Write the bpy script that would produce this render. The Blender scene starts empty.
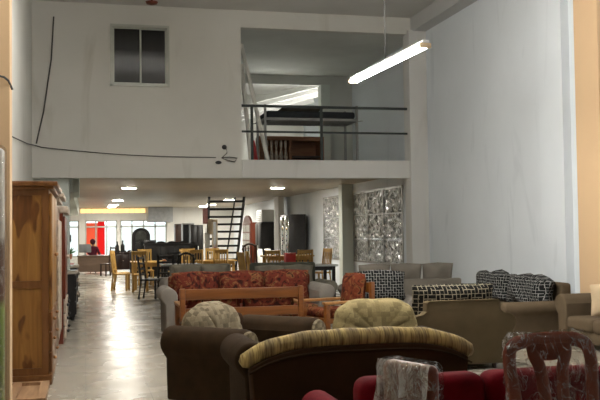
import bpy, bmesh, math, random
from mathutils import Vector, Matrix, Euler
random.seed(7)
S = bpy.context.scene
C = S.collection
PI = math.pi
def R(d): return math.radians(d)

# ------------------------------------------------------------------ camera, world, exposure
cam = bpy.data.cameras.new('camera'); camo = bpy.data.objects.new('camera', cam); C.objects.link(camo)
cam.sensor_width = 36; cam.lens = 36 * 892 / 600; cam.clip_end = 300; cam.clip_start = .05
rt, up, fw = Vector((.9722, .0037, .2341)), Vector((-.2340, -.0388, .9714)), None
rt = Vector((.972, -.234, -.013)).normalized()
upv = Vector((.004, -.039, .999)); upv = (upv - rt * upv.dot(rt)).normalized()
fw = upv.cross(rt)
m3 = Matrix((rt, upv, -fw)).transposed()
camo.matrix_world = Matrix.Translation((0, 0, 1.5)) @ m3.to_4x4()
S.camera = camo
w = bpy.data.worlds.new('daylight'); S.world = w; w.use_nodes = True
bg = w.node_tree.nodes['Background']; bg.inputs[0].default_value = (.88, .95, 1, 1); bg.inputs[1].default_value = 3.2
S.view_settings.view_transform = 'Standard'; S.view_settings.look = 'None'
S.view_settings.exposure = 0.0; S.view_settings.gamma = 1; S.view_settings.use_curve_mapping = False
TUBE, SPOT = 275, 300
S.cycles.max_bounces = 8; S.cycles.transparent_max_bounces = 12

# ------------------------------------------------------------------ materials
MATS = {}
def nodes(name):
    m = bpy.data.materials.new(name); m.use_nodes = True
    nt = m.node_tree; MATS[name] = m
    return m, nt, nt.nodes['Principled BSDF']
def L(nt, a, b): nt.links.new(a, b)
def coords(nt, swiz=None, scale=(1, 1, 1)):
    tc = nt.nodes.new('ShaderNodeTexCoord'); out = tc.outputs['Object']
    if swiz:
        s = nt.nodes.new('ShaderNodeSeparateXYZ'); c = nt.nodes.new('ShaderNodeCombineXYZ'); L(nt, out, s.inputs[0])
        for i, ax in enumerate(swiz): L(nt, s.outputs[ax], c.inputs[i])
        out = c.outputs[0]
    mp = nt.nodes.new('ShaderNodeMapping'); mp.inputs['Scale'].default_value = scale; L(nt, out, mp.inputs[0])
    return mp.outputs[0]
def ramp(nt, fac, stops, interp='LINEAR'):
    r = nt.nodes.new('ShaderNodeValToRGB'); e = r.color_ramp; e.interpolation = interp
    while len(e.elements) < len(stops): e.elements.new(.5)
    for el, (p, c) in zip(e.elements, stops): el.position = p; el.color = (*c, 1)
    L(nt, fac, r.inputs[0]); return r.outputs[0]
def noise(nt, vec, sc, det=3, dist=0):
    n = nt.nodes.new('ShaderNodeTexNoise'); n.inputs['Scale'].default_value = sc; n.inputs['Detail'].default_value = det
    n.inputs['Distortion'].default_value = dist; L(nt, vec, n.inputs['Vector']); return n.outputs['Fac']
def bump(nt, p, h, s=.2, d=.01):
    b = nt.nodes.new('ShaderNodeBump'); b.inputs['Strength'].default_value = s; b.inputs['Distance'].default_value = d
    L(nt, h, b.inputs['Height']); L(nt, b.outputs[0], p.inputs['Normal'])
def mul(c, k): return tuple(min(1, x * k) for x in c)
def mat(name, col, rough=.6, metal=0, var=.15, sc=6, bmp=0, bsc=60, spec=.5, stretch=(1, 1, 1), sheen=0):
    m, nt, p = nodes(name)
    v = coords(nt, None, stretch)
    c = ramp(nt, noise(nt, v, sc, 4), [(.3, mul(col, 1 - var)), (.7, mul(col, 1 + var))])
    L(nt, c, p.inputs['Base Color']); p.inputs['Roughness'].default_value = rough; p.inputs['Metallic'].default_value = metal
    p.inputs['Specular IOR Level'].default_value = spec
    if sheen: p.inputs['Sheen Weight'].default_value = sheen
    if bmp: bump(nt, p, noise(nt, v, bsc, 3), bmp)
    return m
def wood(name, dark, light, rough=.4, axis='Z', sc=3, figure=False):
    m, nt, p = nodes(name)
    st = {'Z': (5, 5, .5), 'X': (.5, 5, 5), 'Y': (5, .5, 5)}[axis]
    v = coords(nt, None, st)
    a = noise(nt, v, sc, 6, 1.2)
    stops = [(.28, dark), (.5, tuple((x + y) / 2 for x, y in zip(dark, light))), (.72, light)]
    c = ramp(nt, a, stops)
    if figure:                                         # heartwood figure of the board
        f = ramp(nt, noise(nt, coords(nt, None, (2.8, 2.8, 1.1)), 1.7, 2, .4), [(.57, (1, 1, 1)), (.6, (.42, .3, .2))])
        mx = nt.nodes.new('ShaderNodeMixRGB'); mx.blend_type = 'MULTIPLY'; mx.inputs[0].default_value = 1
        L(nt, c, mx.inputs[1]); L(nt, f, mx.inputs[2]); c = mx.outputs[0]
    L(nt, c, p.inputs['Base Color']); p.inputs['Roughness'].default_value = rough
    return m
def emit(name, col, s):
    m = bpy.data.materials.new(name); m.use_nodes = True; nt = m.node_tree; nt.nodes.clear()
    e = nt.nodes.new('ShaderNodeEmission'); o = nt.nodes.new('ShaderNodeOutputMaterial')
    e.inputs[0].default_value = (*col, 1); e.inputs[1].default_value = s; L(nt, e.outputs[0], o.inputs[0]); MATS[name] = m; return m
def wall_mat(name, col, dirt):
    m, nt, p = nodes(name)
    v = coords(nt, None, (1, 1, 1))
    a = ramp(nt, noise(nt, v, .5, 5, .4), [(.3, mul(col, .9)), (.7, col)])
    stn = ramp(nt, noise(nt, coords(nt, None, (1.6, 1.6, .35)), 1.1, 6, 1.5), [(.6, (1, 1, 1)), (.8, dirt)])
    mx = nt.nodes.new('ShaderNodeMixRGB'); mx.blend_type = 'MULTIPLY'; mx.inputs[0].default_value = 1
    L(nt, a, mx.inputs[1]); L(nt, stn, mx.inputs[2]); L(nt, mx.outputs[0], p.inputs['Base Color'])
    p.inputs['Roughness'].default_value = .75; p.inputs['Specular IOR Level'].default_value = .25
    bump(nt, p, noise(nt, v, 7, 5), .12, .02)
    return m

wall_mat('plaster', (.68, .665, .615), (.84, .83, .8))
wall_mat('plaster_cool', (.78, .825, .865), (.82, .83, .84))
wall_mat('beam_white', (.72, .71, .68), (.88, .87, .85))
mat('beige_paint', (.67, .46, .27), .7, var=.04, sc=1)
mat('pale_green_paint', (.66, .71, .66), .7, var=.05, sc=1)
mat('ceiling_white', (.58, .57, .54), .8, var=.08, sc=.6)
mat('ceiling_grey', (.5, .5, .49), .7, var=.1, sc=.5)
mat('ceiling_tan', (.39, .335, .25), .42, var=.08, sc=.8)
mat('mezzanine_paint', (.62, .63, .59), .8, var=.1, sc=.8)
def floor_mat():
    m, nt, p = nodes('floor_tile')
    v = coords(nt, None, (1, 1, 1))
    b = nt.nodes.new('ShaderNodeTexBrick'); L(nt, v, b.inputs['Vector']); b.offset = 0
    b.inputs['Scale'].default_value = 1; b.inputs['Brick Width'].default_value = .6; b.inputs['Row Height'].default_value = .6
    b.inputs['Mortar Size'].default_value = .004
    b.inputs['Color1'].default_value = (.36, .325, .265, 1); b.inputs['Color2'].default_value = (.375, .34, .28, 1); b.inputs['Mortar'].default_value = (.25, .225, .19, 1)
    mx = nt.nodes.new('ShaderNodeMixRGB'); mx.blend_type = 'MULTIPLY'; mx.inputs[0].default_value = .7
    L(nt, b.outputs[0], mx.inputs[1]); L(nt, ramp(nt, noise(nt, v, 2.5, 6, .8), [(.3, (.94, .94, .94)), (.7, (1, 1, 1))]), mx.inputs[2])
    L(nt, mx.outputs[0], p.inputs['Base Color'])
    L(nt, ramp(nt, noise(nt, v, 1.5, 3), [(.3, (.22,) * 3), (.7, (.32,) * 3)]), p.inputs['Roughness'])
    p.inputs['Specular IOR Level'].default_value = .42
    bump(nt, p, noise(nt, v, 2.2, 1), .012, .02)
floor_mat()
wood('pine', (.21, .092, .019), (.34, .168, .04), .35, 'Z', figure=True)
wood('pine_trim', (.115, .042, .01), (.19, .08, .022), .33, 'Z')
wood('teak_rail', (.1, .03, .005), (.18, .062, .012), .35, 'X')
wood('teak_pale', (.25, .11, .035), (.36, .18, .06), .35, 'X')
wood('red_wood', (.1, .018, .008), (.19, .04, .015), .3, 'Z')
wood('chair_wood', (.19, .026, .009), (.3, .056, .018), .3, 'Z')
wood('yellow_wood', (.36, .2, .045), (.55, .34, .1), .4, 'Z')
wood('floor_panel_wood', (.22, .12, .06), (.38, .23, .12), .5, 'Y')
wood('mezz_wood', (.2, .08, .035), (.32, .14, .06), .5, 'X')
mat('black_wood', (.014, .012, .012), .4, var=.3)
mat('dark_wood', (.04, .018, .012), .4, var=.3)
mat('black_metal', (.012, .012, .013), .5, var=.2)
mat('rail_green', (.022, .03, .028), .5, var=.2)
mat('alu', (.46, .47, .42), .4, .3, var=.05)
mat('white_metal', (.75, .75, .72), .45, var=.05)
mat('pole_white', (.68, .66, .6), .6, var=.1)
mat('cable', (.07, .065, .06), .6)
mat('brown_fabric', (.033, .019, .009), .85, var=.2, sc=9, bmp=.2, bsc=220, spec=.08)
mat('brown_back', (.036, .017, .007), .9, var=.12, sc=4, bmp=.15, bsc=220, spec=.08)
mat('taupe_fabric', (.105, .077, .043), .9, var=.08, sc=6, bmp=.25, bsc=200, spec=.08)
mat('taupe_fabric_warm', (.11, .08, .05), .9, var=.1, sc=6, bmp=.25, bsc=200, spec=.08)
mat('grey_fabric', (.2, .18, .155), .9, var=.1, sc=6, bmp=.2, bsc=200, spec=.08)
mat('light_grey_fabric', (.2, .178, .148), .9, var=.07, sc=5, bmp=.2, bsc=200, spec=.08)
mat('dark_grey_fabric', (.13, .118, .092), .85, var=.2, sc=5, bmp=.2, bsc=160, spec=.08)
mat('olive_fabric', (.06, .06, .045), .8, var=.2, sc=5, spec=.08)
mat('red_velvet', (.13, .001, .005), .75, var=.25, sc=7, bmp=.15, bsc=120, spec=.08)
mat('beige_pillow', (.56, .43, .28), .9, var=.06, sc=8, bmp=.2, bsc=160, spec=.08)
mat('marble', (.5, .42, .34), .2, var=.2, sc=5)
mat('carved_white', (.45, .36, .28), .4, var=.35, sc=14)
mat('white_plastic', (.72, .72, .68), .4, var=.04)
mat('dark_plastic', (.03, .03, .032), .4)
mat('grey_plastic', (.27, .28, .29), .4)
mat('maroon_cloth', (.12, .012, .03), .9); mat('skin', (.3, .16, .1), .6); mat('hair', (.07, .01, .022), .8)
mat('leaf', (.05, .14, .03), .6, var=.4, sc=9); mat('terracotta', (.35, .14, .07), .7); mat('soil', (.05, .03, .02), .9)
mat('desk_wood', (.17, .11, .075), .5, var=.15, stretch=(.4, 4, 4))
mat('red_paint', (.5, .03, .03), .5); mat('pink_cloth', (.6, .3, .3), .8); mat('orange_skin', (.7, .22, .05), .5)
mat('mirror', (.5, .52, .5), .08, 1.0, var=.05)
mat('dusty_glass', (.55, .58, .57), .12, var=.1, spec=.8)
mat('slat_metal', (.3, .3, .29), .4, .4)
mat('pavement', (.4, .4, .38), .9); mat('street_wall', (.75, .74, .7), .9)
mat('mattress_dark', (.02, .024, .03), .8)
mat('lampshade_fabric', (.6, .5, .36), .8)
emit('tube_light', (1, .975, .92), TUBE)
emit('downlight', (1, .95, .84), SPOT)
emit('strip_light', (1, .6, .2), 2.2)
def glass(name, col=(.9, .95, .95), tr=.8):
    m = bpy.data.materials.new(name); m.use_nodes = True; nt = m.node_tree; nt.nodes.clear(); MATS[name] = m
    o = nt.nodes.new('ShaderNodeOutputMaterial'); t = nt.nodes.new('ShaderNodeBsdfTransparent'); g = nt.nodes.new('ShaderNodeBsdfGlossy')
    t.inputs[0].default_value = (*col, 1); g.inputs['Roughness'].default_value = .03
    x = nt.nodes.new('ShaderNodeMixShader'); x.inputs[0].default_value = 1 - tr
    L(nt, t.outputs[0], x.inputs[1]); L(nt, g.outputs[0], x.inputs[2]); L(nt, x.outputs[0], o.inputs[0])
glass('clear_glass', (.93, .97, .97), .92)
glass('dark_glass', (.16, .17, .18), .94)
def vinyl(name, col):
    m = bpy.data.materials.new(name); m.use_nodes = True; nt = m.node_tree; nt.nodes.clear(); MATS[name] = m
    o = nt.nodes.new('ShaderNodeOutputMaterial'); t = nt.nodes.new('ShaderNodeBsdfTranslucent'); d = nt.nodes.new('ShaderNodeBsdfDiffuse')
    t.inputs[0].default_value = d.inputs[0].default_value = (*col, 1)
    x = nt.nodes.new('ShaderNodeMixShader'); x.inputs[0].default_value = .2
    L(nt, t.outputs[0], x.inputs[1]); L(nt, d.outputs[0], x.inputs[2]); L(nt, x.outputs[0], o.inputs[0])
vinyl('vinyl_red', (.8, .07, .07)); vinyl('vinyl_orange', (.85, .25, .15)); vinyl('vinyl_yellow', (.9, .65, .15)); vinyl('vinyl_white', (.9, .9, .88))
def plastic(name, base, glint, tint=(.9, .88, .85)):
    m = bpy.data.materials.new(name); m.use_nodes = True; nt = m.node_tree; nt.nodes.clear(); MATS[name] = m
    o = nt.nodes.new('ShaderNodeOutputMaterial'); t = nt.nodes.new('ShaderNodeBsdfTransparent'); g = nt.nodes.new('ShaderNodeBsdfGlossy'); d = nt.nodes.new('ShaderNodeBsdfDiffuse')
    t.inputs[0].default_value = (*tint, 1); g.inputs['Roughness'].default_value = .16; d.inputs[0].default_value = (.75, .72, .68, 1) if base < .3 else (.62, .48, .28, 1)
    v = coords(nt, None, (1, 1, .6)); h = noise(nt, v, 16, 5, 2.2)
    b = nt.nodes.new('ShaderNodeBump'); b.inputs['Strength'].default_value = .9; b.inputs['Distance'].default_value = .03; L(nt, h, b.inputs['Height'])
    L(nt, b.outputs[0], g.inputs['Normal']); L(nt, b.outputs[0], d.inputs['Normal'])
    gd = nt.nodes.new('ShaderNodeMixShader'); gd.inputs[0].default_value = .13; L(nt, g.outputs[0], gd.inputs[1]); L(nt, d.outputs[0], gd.inputs[2])
    f = ramp(nt, noise(nt, v, 9, 4, 2.0), [(.475, (base,) * 3), (.5, (glint,) * 3), (.525, (base,) * 3)])
    x = nt.nodes.new('ShaderNodeMixShader'); L(nt, f, x.inputs[0]); L(nt, t.outputs[0], x.inputs[1]); L(nt, gd.outputs[0], x.inputs[2]); L(nt, x.outputs[0], o.inputs[0])
plastic('plastic_wrap', .035, .5)
plastic('plastic_wrap_thick', .5, .15, (.9, .85, .7))
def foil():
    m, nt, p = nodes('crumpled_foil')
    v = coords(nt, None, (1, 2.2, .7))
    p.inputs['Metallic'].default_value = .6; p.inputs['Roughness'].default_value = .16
    L(nt, ramp(nt, noise(nt, coords(nt, None, (1, 2.6, .8)), 4, 4, 2.5), [(.4, (.22, .23, .23)), (.5, (.9, .92, .92))]), p.inputs['Base Color'])  # white and see-through film patches, also painting crumple highlights into the colour
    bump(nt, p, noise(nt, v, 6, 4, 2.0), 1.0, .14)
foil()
def pattern_weave(name, dark, light, sc, swiz=('X', 'Z', 'Y')):
    m, nt, p = nodes(name)
    v = coords(nt, swiz, (sc, sc, sc))
    dist = nt.nodes.new('ShaderNodeTexNoise'); dist.inputs['Scale'].default_value = 1.2; L(nt, v, dist.inputs['Vector'])
    ad = nt.nodes.new('ShaderNodeMixRGB'); ad.blend_type = 'ADD'; ad.inputs[0].default_value = .16; L(nt, v, ad.inputs[1]); L(nt, dist.outputs['Color'], ad.inputs[2])
    def brick(vec):
        b = nt.nodes.new('ShaderNodeTexBrick'); L(nt, vec, b.inputs['Vector']); b.offset = .5
        b.inputs['Scale'].default_value = 1; b.inputs['Brick Width'].default_value = 1.0; b.inputs['Row Height'].default_value = .5; b.inputs['Mortar Size'].default_value = .048
        b.inputs['Color1'].default_value = (*dark, 1); b.inputs['Color2'].default_value = (*mul(dark, .8), 1); b.inputs['Mortar'].default_value = (*light, 1)
        return b.outputs[0]
    s = nt.nodes.new('ShaderNodeSeparateXYZ'); c = nt.nodes.new('ShaderNodeCombineXYZ'); L(nt, ad.outputs[0], s.inputs[0])
    L(nt, s.outputs[1], c.inputs[0]); L(nt, s.outputs[0], c.inputs[1])
    ck = nt.nodes.new('ShaderNodeTexChecker'); ck.inputs['Scale'].default_value = 1; L(nt, ad.outputs[0], ck.inputs['Vector'])
    x = nt.nodes.new('ShaderNodeMixRGB'); L(nt, ck.outputs['Fac'], x.inputs[0]); L(nt, brick(ad.outputs[0]), x.inputs[1]); L(nt, brick(c.outputs[0]), x.inputs[2])
    L(nt, x.outputs[0], p.inputs['Base Color']); p.inputs['Roughness'].default_value = .9; p.inputs['Specular IOR Level'].default_value = .1
pattern_weave('weave_black', (.012, .011, .01), (.27, .235, .17), 11)
pattern_weave('weave_grey', (.014, .014, .015), (.27, .27, .26), 12)
def floral(name, a, b, c, sc):
    m, nt, p = nodes(name)
    v = coords(nt, None, (1, 1, 1))
    n1 = noise(nt, v, sc, 4, 1.5)
    L(nt, ramp(nt, n1, [(.36, a), (.46, b), (.54, b), (.6, c), (.7, a)]), p.inputs['Base Color']); p.inputs['Roughness'].default_value = .9; p.inputs['Specular IOR Level'].default_value = .1
    bump(nt, p, noise(nt, v, sc * 1.2, 3), .3, .02)
floral('floral_red', (.025, .009, .007), (.11, .022, .013), (.19, .09, .036), 8)
floral('floral_rust', (.04, .01, .006), (.12, .027, .012), (.19, .08, .03), 9)
def leafy(name, dark, mid, light, sc, swiz):
    m, nt, p = nodes(name)
    v = coords(nt, swiz, (sc, sc, sc))
    ck = nt.nodes.new('ShaderNodeTexVoronoi'); ck.inputs['Scale'].default_value = 1; ck.inputs['Randomness'].default_value = .08; L(nt, v, ck.inputs['Vector'])
    s = nt.nodes.new('ShaderNodeSeparateXYZ'); L(nt, ck.outputs['Color'], s.inputs[0])
    c1 = ramp(nt, s.outputs[0], [(.25, dark), (.45, mid), (.75, light)])
    c2 = ramp(nt, noise(nt, v, 5, 4, 1), [(.3, (.7, .7, .7)), (.7, (1, 1, 1))])
    mx = nt.nodes.new('ShaderNodeMixRGB'); mx.blend_type = 'MULTIPLY'; mx.inputs[0].default_value = 1; L(nt, c1, mx.inputs[1]); L(nt, c2, mx.inputs[2])
    L(nt, mx.outputs[0], p.inputs['Base Color']); p.inputs['Roughness'].default_value = .85; p.inputs['Specular IOR Level'].default_value = .1
leafy('tufted_beige', (.17, .135, .085), (.24, .19, .12), (.32, .26, .17), 24, ('X', 'Z', 'Y'))
leafy('tufted_yellow', (.24, .185, .088), (.29, .225, .105), (.36, .285, .14), 21, ('X', 'Z', 'Y'))
def brush():
    m, nt, p = nodes('brush_yellow')
    v = coords(nt, None, (1, 1, 1))
    a = noise(nt, coords(nt, None, (5, 1, 1)), 2.2, 2, .5)
    b = noise(nt, coords(nt, None, (16, 1.5, 1.5)), 5, 3, .2)
    c1 = ramp(nt, a, [(.42, (.5, .36, .125)), (.55, (.27, .19, .075))])
    c2 = ramp(nt, b, [(.38, (.42, .38, .32)), (.55, (1.0, 1.0, 1.0))])
    mx = nt.nodes.new('ShaderNodeMixRGB'); mx.blend_type = 'MULTIPLY'; mx.inputs[0].default_value = 1; L(nt, c1, mx.inputs[1]); L(nt, c2, mx.inputs[2])
    L(nt, mx.outputs[0], p.inputs['Base Color']); p.inputs['Roughness'].default_value = .8
brush()
def bands():
    m, nt, p = nodes('banded_cloth')
    v = coords(nt)
    s = nt.nodes.new('ShaderNodeSeparateXYZ'); L(nt, v, s.inputs[0])
    n = noise(nt, v, 3.5, 5, 1)
    a = nt.nodes.new('ShaderNodeMath'); a.operation = 'MULTIPLY_ADD'; a.inputs[1].default_value = .35; L(nt, n, a.inputs[0]); L(nt, s.outputs[2], a.inputs[2])
    d = nt.nodes.new('ShaderNodeMath'); d.operation = 'DIVIDE'; d.inputs[1].default_value = 2.4; L(nt, a.outputs[0], d.inputs[0])
    c = ramp(nt, d.outputs[0], [(.0, (.26, .25, .13)), (.3, (.2, .26, .08)), (.46, (.28, .38, .12)), (.5, (.18, .1, .07)), (.66, (.15, .1, .08)), (.7, (.44, .41, .37)), (.95, (.52, .5, .47))])
    L(nt, c, p.inputs['Base Color']); p.inputs['Roughness'].default_value = .35
bands()

# ------------------------------------------------------------------ mesh helpers
def BM(): return bmesh.new()
def box(bm, sx, sy, sz, loc=(0, 0, 0), rot=(0, 0, 0), r=0, seg=2):
    M = Matrix.Translation(loc) @ Euler(rot).to_matrix().to_4x4() @ Matrix.Diagonal((sx, sy, sz, 1))
    vs = bmesh.ops.create_cube(bm, size=1, matrix=M)['verts']
    if r:
        es = list({e for v in vs for e in v.link_edges})
        bmesh.ops.bevel(bm, geom=es, offset=r, segments=seg, profile=.5, affect='EDGES')
    return bm
def bb(bm, x0, x1, y0, y1, z0, z1, r=0, seg=2):
    return box(bm, x1 - x0, y1 - y0, z1 - z0, ((x0 + x1) / 2, (y0 + y1) / 2, (z0 + z1) / 2), r=r, seg=seg)
def cyl(bm, p0, p1, r, r2=None, seg=12):
    p0, p1 = Vector(p0), Vector(p1); d = p1 - p0
    M = Matrix.Translation((p0 + p1) / 2) @ d.to_track_quat('Z', 'Y').to_matrix().to_4x4()
    bmesh.ops.create_cone(bm, cap_ends=True, segments=seg, radius1=r, radius2=r if r2 is None else r2, depth=d.length, matrix=M); return bm
def ball(bm, loc, r, s=(1, 1, 1), u=12, v=8):
    bmesh.ops.create_uvsphere(bm, u_segments=u, v_segments=v, radius=r, matrix=Matrix.Translation(loc) @ Matrix.Diagonal((*s, 1))); return bm
def tube(bm, pts, rad, seg=8, flat=None, up=(0, 0, 1), cap=True):
    """sweep an ellipse (rad, or flat=(a,b) along side/up) along pts; rad may be a list"""
    pts = [Vector(p) for p in pts]; rings = []; U = Vector(up)
    for i, p in enumerate(pts):
        t = (pts[min(i + 1, len(pts) - 1)] - pts[max(i - 1, 0)]).normalized()
        s = t.cross(U)
        if s.length < 1e-4: s = t.cross(Vector((1, 0, 0)))
        s.normalize(); n = s.cross(t).normalized()
        rr = rad[i] if isinstance(rad, (list, tuple)) else rad
        a, b = flat if flat else (rr, rr)
        rings.append([bm.verts.new(p + s * a * math.cos(k * 2 * PI / seg) + n * b * math.sin(k * 2 * PI / seg)) for k in range(seg)])
    for i in range(len(rings) - 1):
        for k in range(seg): bm.faces.new((rings[i][k], rings[i][(k + 1) % seg], rings[i + 1][(k + 1) % seg], rings[i + 1][k]))
    if cap: bm.faces.new(rings[0][::-1]); bm.faces.new(rings[-1])
    bmesh.ops.recalc_face_normals(bm, faces=bm.faces[:]); return bm
def lathe(bm, prof, seg=16, loc=(0, 0, 0)):
    rings = [[bm.verts.new((loc[0] + r * math.cos(k * 2 * PI / seg), loc[1] + r * math.sin(k * 2 * PI / seg), loc[2] + z)) for k in range(seg)] for r, z in prof]
    for i in range(len(rings) - 1):
        for k in range(seg): bm.faces.new((rings[i][k], rings[i][(k + 1) % seg], rings[i + 1][(k + 1) % seg], rings[i + 1][k]))
    bm.faces.new(rings[0][::-1]); bm.faces.new(rings[-1]); return bm
def prism(bm, out, y0, y1, r=0, seg=2):
    """out: list of (x,z), extruded along y"""
    a = [bm.verts.new((x, y0, z)) for x, z in out]; b = [bm.verts.new((x, y1, z)) for x, z in out]
    fs = [bm.faces.new(a), bm.faces.new(b[::-1])]
    for i in range(len(out)):
        j = (i + 1) % len(out); bm.faces.new((a[j], a[i], b[i], b[j]))
    bmesh.ops.recalc_face_normals(bm, faces=bm.faces[:])
    if r:
        es = list({e for f in fs for e in f.edges})
        bmesh.ops.bevel(bm, geom=es, offset=r, segments=seg, profile=.5, affect='EDGES')
    return bm
def pillow(bm, w, h, t, n=12, pinch=.08, wob=.01, crown=0):
    """soft cushion standing in XZ with its thickness along Y, base at z=0"""
    for s in (-1, 1):
        g = []
        for j in range(n + 1):
            row = []
            for i in range(n + 1):
                u, v = i / n * 2 - 1, j / n * 2 - 1
                x = u * w / 2 * (1 - pinch * (1 - v * v) * 0 - pinch * (1 - abs(v)) * abs(u) * .5)
                z = v * h / 2 * (1 - pinch * (1 - abs(u)) * abs(v) * -.6)
                if v > 0: z += crown * (1 - u * u) * v
                th = t / 2 * max(0, (1 - u ** 4) * (1 - v ** 4)) ** .5
                wv = wob * math.sin(5 * u + 3 * v) * (1 - u * u) * (1 - v * v)
                row.append(bm.verts.new((x, s * th + wv, z + h / 2)))
            g.append(row)
        for j in range(n):
            for i in range(n):
                f = (g[j][i], g[j][i + 1], g[j + 1][i + 1], g[j + 1][i]); bm.faces.new(f if s < 0 else f[::-1])
    bmesh.ops.remove_doubles(bm, verts=bm.verts[:], dist=1e-4); return bm
def fan(bm, w, h, t, ribs=6, n=48, m=14, flat=.55):
    """channel-tufted dome back: outline dome in XZ, ribs fanning out from the bottom centre"""
    rows = []
    for s in (-1, 1):
        g = []
        for j in range(m + 1):
            q = j / m; row = []
            for i in range(n + 1):
                a = PI * (1 - i / n)
                x = w / 2 * math.copysign(abs(math.cos(a)) ** flat, math.cos(a)) * q
                z = h * abs(math.sin(a)) ** flat * q
                rib = abs(math.cos(ribs * a))
                sc = 1 - .035 * (1 - rib ** .5) * (q > .9)
                th = t / 2 * math.sqrt(max(0, 1 - q ** 4)) * (.86 + .14 * rib ** .5 * min(1, q * 1.6))
                row.append(bm.verts.new((x * sc, s * th, z * sc)))
            g.append(row)
        for j in range(m):
            for i in range(n):
                f = (g[j][i], g[j][i + 1], g[j + 1][i + 1], g[j + 1][i])
                try: bm.faces.new(f if s < 0 else f[::-1])
                except ValueError: pass
    bmesh.ops.remove_doubles(bm, verts=bm.verts[:], dist=1e-4)
    bmesh.ops.recalc_face_normals(bm, faces=bm.faces[:]); return bm
def sheet(bm, pts_fn, nu, nv):
    g = [[bm.verts.new(pts_fn(i / nu, j / nv)) for i in range(nu + 1)] for j in range(nv + 1)]
    for j in range(nv):
        for i in range(nu): bm.faces.new((g[j][i], g[j][i + 1], g[j + 1][i + 1], g[j + 1][i]))
    return bm
def move(bm, loc=(0, 0, 0), rot=(0, 0, 0)):
    bmesh.ops.transform(bm, matrix=Matrix.Translation(loc) @ Euler(rot).to_matrix().to_4x4(), verts=bm.verts[:]); return bm
def obj(name, bm, m, parent=None, smooth=True, label=None):
    me = bpy.data.meshes.new(name); bm.to_mesh(me); bm.free()
    me.materials.append(MATS[m])
    if smooth: me.shade_smooth(); me.set_sharp_from_angle(angle=R(38))
    o = bpy.data.objects.new(name, me); C.objects.link(o)
    if parent is not None: o.parent = parent
    if label: o['label'] = label
    return o
def tag(o, label, cat, group=None):
    o['label'] = label; o['category'] = cat
    if group: o['group'] = group
    return o
def thing(name, label, cat, loc=(0, 0, 0), rz=0, group=None):
    o = bpy.data.objects.new(name, None); C.objects.link(o); o.location = loc; o.rotation_euler = (0, 0, rz)
    return tag(o, label, cat, group)
def struct(name, bm, m, parent=None, smooth=False):
    o = obj(name, bm, m, parent, smooth)
    if parent is None: o['kind'] = 'structure'
    return o
def dup(root, loc, rz, label, group=None):
    r = root.copy(); C.objects.link(r); r.location = loc; r.rotation_euler = (0, 0, rz); r['label'] = label
    if group: r['group'] = group
    for ch in list(root.children):
        c = ch.copy(); C.objects.link(c); c.parent = r
        for g in list(ch.children):
            d = g.copy(); C.objects.link(d); d.parent = c
    return r

# ------------------------------------------------------------------ the setting
XL, XR, YF, YE, ZC, ZS, ZM = -.98, 7.03, 17.7, 43.0, 6.03, 2.80, 2.99   # walls, facade, far end, ceilings, mezzanine floor
struct('floor', bb(BM(), -1.4, 7.5, -5, YE + .3, -.1, 0), 'floor_tile')
struct('ceiling', bb(BM(), -1.4, 7.5, -5, 29, ZC, ZC + .15), 'ceiling_white')
struct('wall_left', bb(BM(), XL - .25, XL, -5, YE + .3, 0, ZC), 'plaster')
# right wall with the two window openings under the mezzanine
b = BM()
W1, W2 = (19.15, 23.0), (24.2, 26.1)
for y0, y1 in ((-5, W1[0]), (W1[1], W2[0]), (W2[1], YE + .3)): bb(b, XR, XR + .25, y0, y1, 0, ZC)
for y0, y1 in (W1, W2): bb(b, XR, XR + .25, y0, y1, 0, .72); bb(b, XR, XR + .25, y0, y1, 2.56, ZC)
struct('wall_right', b, 'plaster_cool')
# facade above the showroom with its window hole and the balcony opening
WX0, WX1, WZ0, WZ1 = .49, 1.64, 4.42, 5.64
OX0, OX1, OZ1 = 3.08, 6.66, 5.68
b = BM()
bb(b, XL, WX0, YF, YF + .2, 2.62, ZC); bb(b, WX0, WX1, YF, YF + .2, 2.62, WZ0); bb(b, WX0, WX1, YF, YF + .2, WZ1, ZC)
bb(b, WX1, OX0, YF, YF + .2, 2.62, ZC); bb(b, OX0, OX1, YF, YF + .2, OZ1, ZC); bb(b, OX1, XR, YF, YF + .2, 2.62, ZC)
struct('wall_back', b, 'plaster')
struct('wall_rear', bb(BM(), -1.4, 7.5, -5.2, -5, 0, ZC + .1), 'plaster')
struct('trim_1', bb(BM(), OX0, OX1, YF - .03, YF + .2, 2.62, ZM, r=.008), 'beam_white')            # balcony edge beam
struct('trim_2', bb(BM(), OX1 - .02, XR, YF - .12, YF + .25, 0, ZC - .28, r=.01), 'beam_white')      # pilaster at the right
b = BM(); bb(b, XR - .3, XR, -5, YF, ZC - .3, ZC)
struct('trim_3', b, 'ceiling_grey')                                                                    # beam under the hall ceiling
struct('trim_4', bb(BM(), 6.78, XR + .02, 10.75, 11.35, 0, ZC, r=.01), 'beige_paint')                # beige column right
struct('trim_5', bb(BM(), -1.2, -.615, 7.9, 8.12, 0, ZC, r=.008), 'beige_paint')                     # beige pillar left
struct('trim_6', bb(BM(), XL, -.30, 17.95, 18.6, 0, ZS, r=.01), 'pale_green_paint')                  # pillar under the mezzanine
b = BM(); bb(b, XL, -.25, 18.6, 40, 2.38, ZS); bb(b, XL, -.12, 19.2, 22.0, 2.42, ZS)
struct('trim_7', b, 'pale_green_paint')                                                                # beam along the left
struct('trim_8', bb(BM(), 6.72, XR, 23.05, 23.38, 0, ZS, r=.01), 'pale_green_paint')
struct('trim_9', bb(BM(), 6.6, 6.8, 30.6, 31.4, 0, ZS, r=.01), 'beam_white')
struct('trim_10', bb(BM(), 6.9, XR, 11.9, 12.6, 0, ZC - .3), 'plaster_cool')
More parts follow.
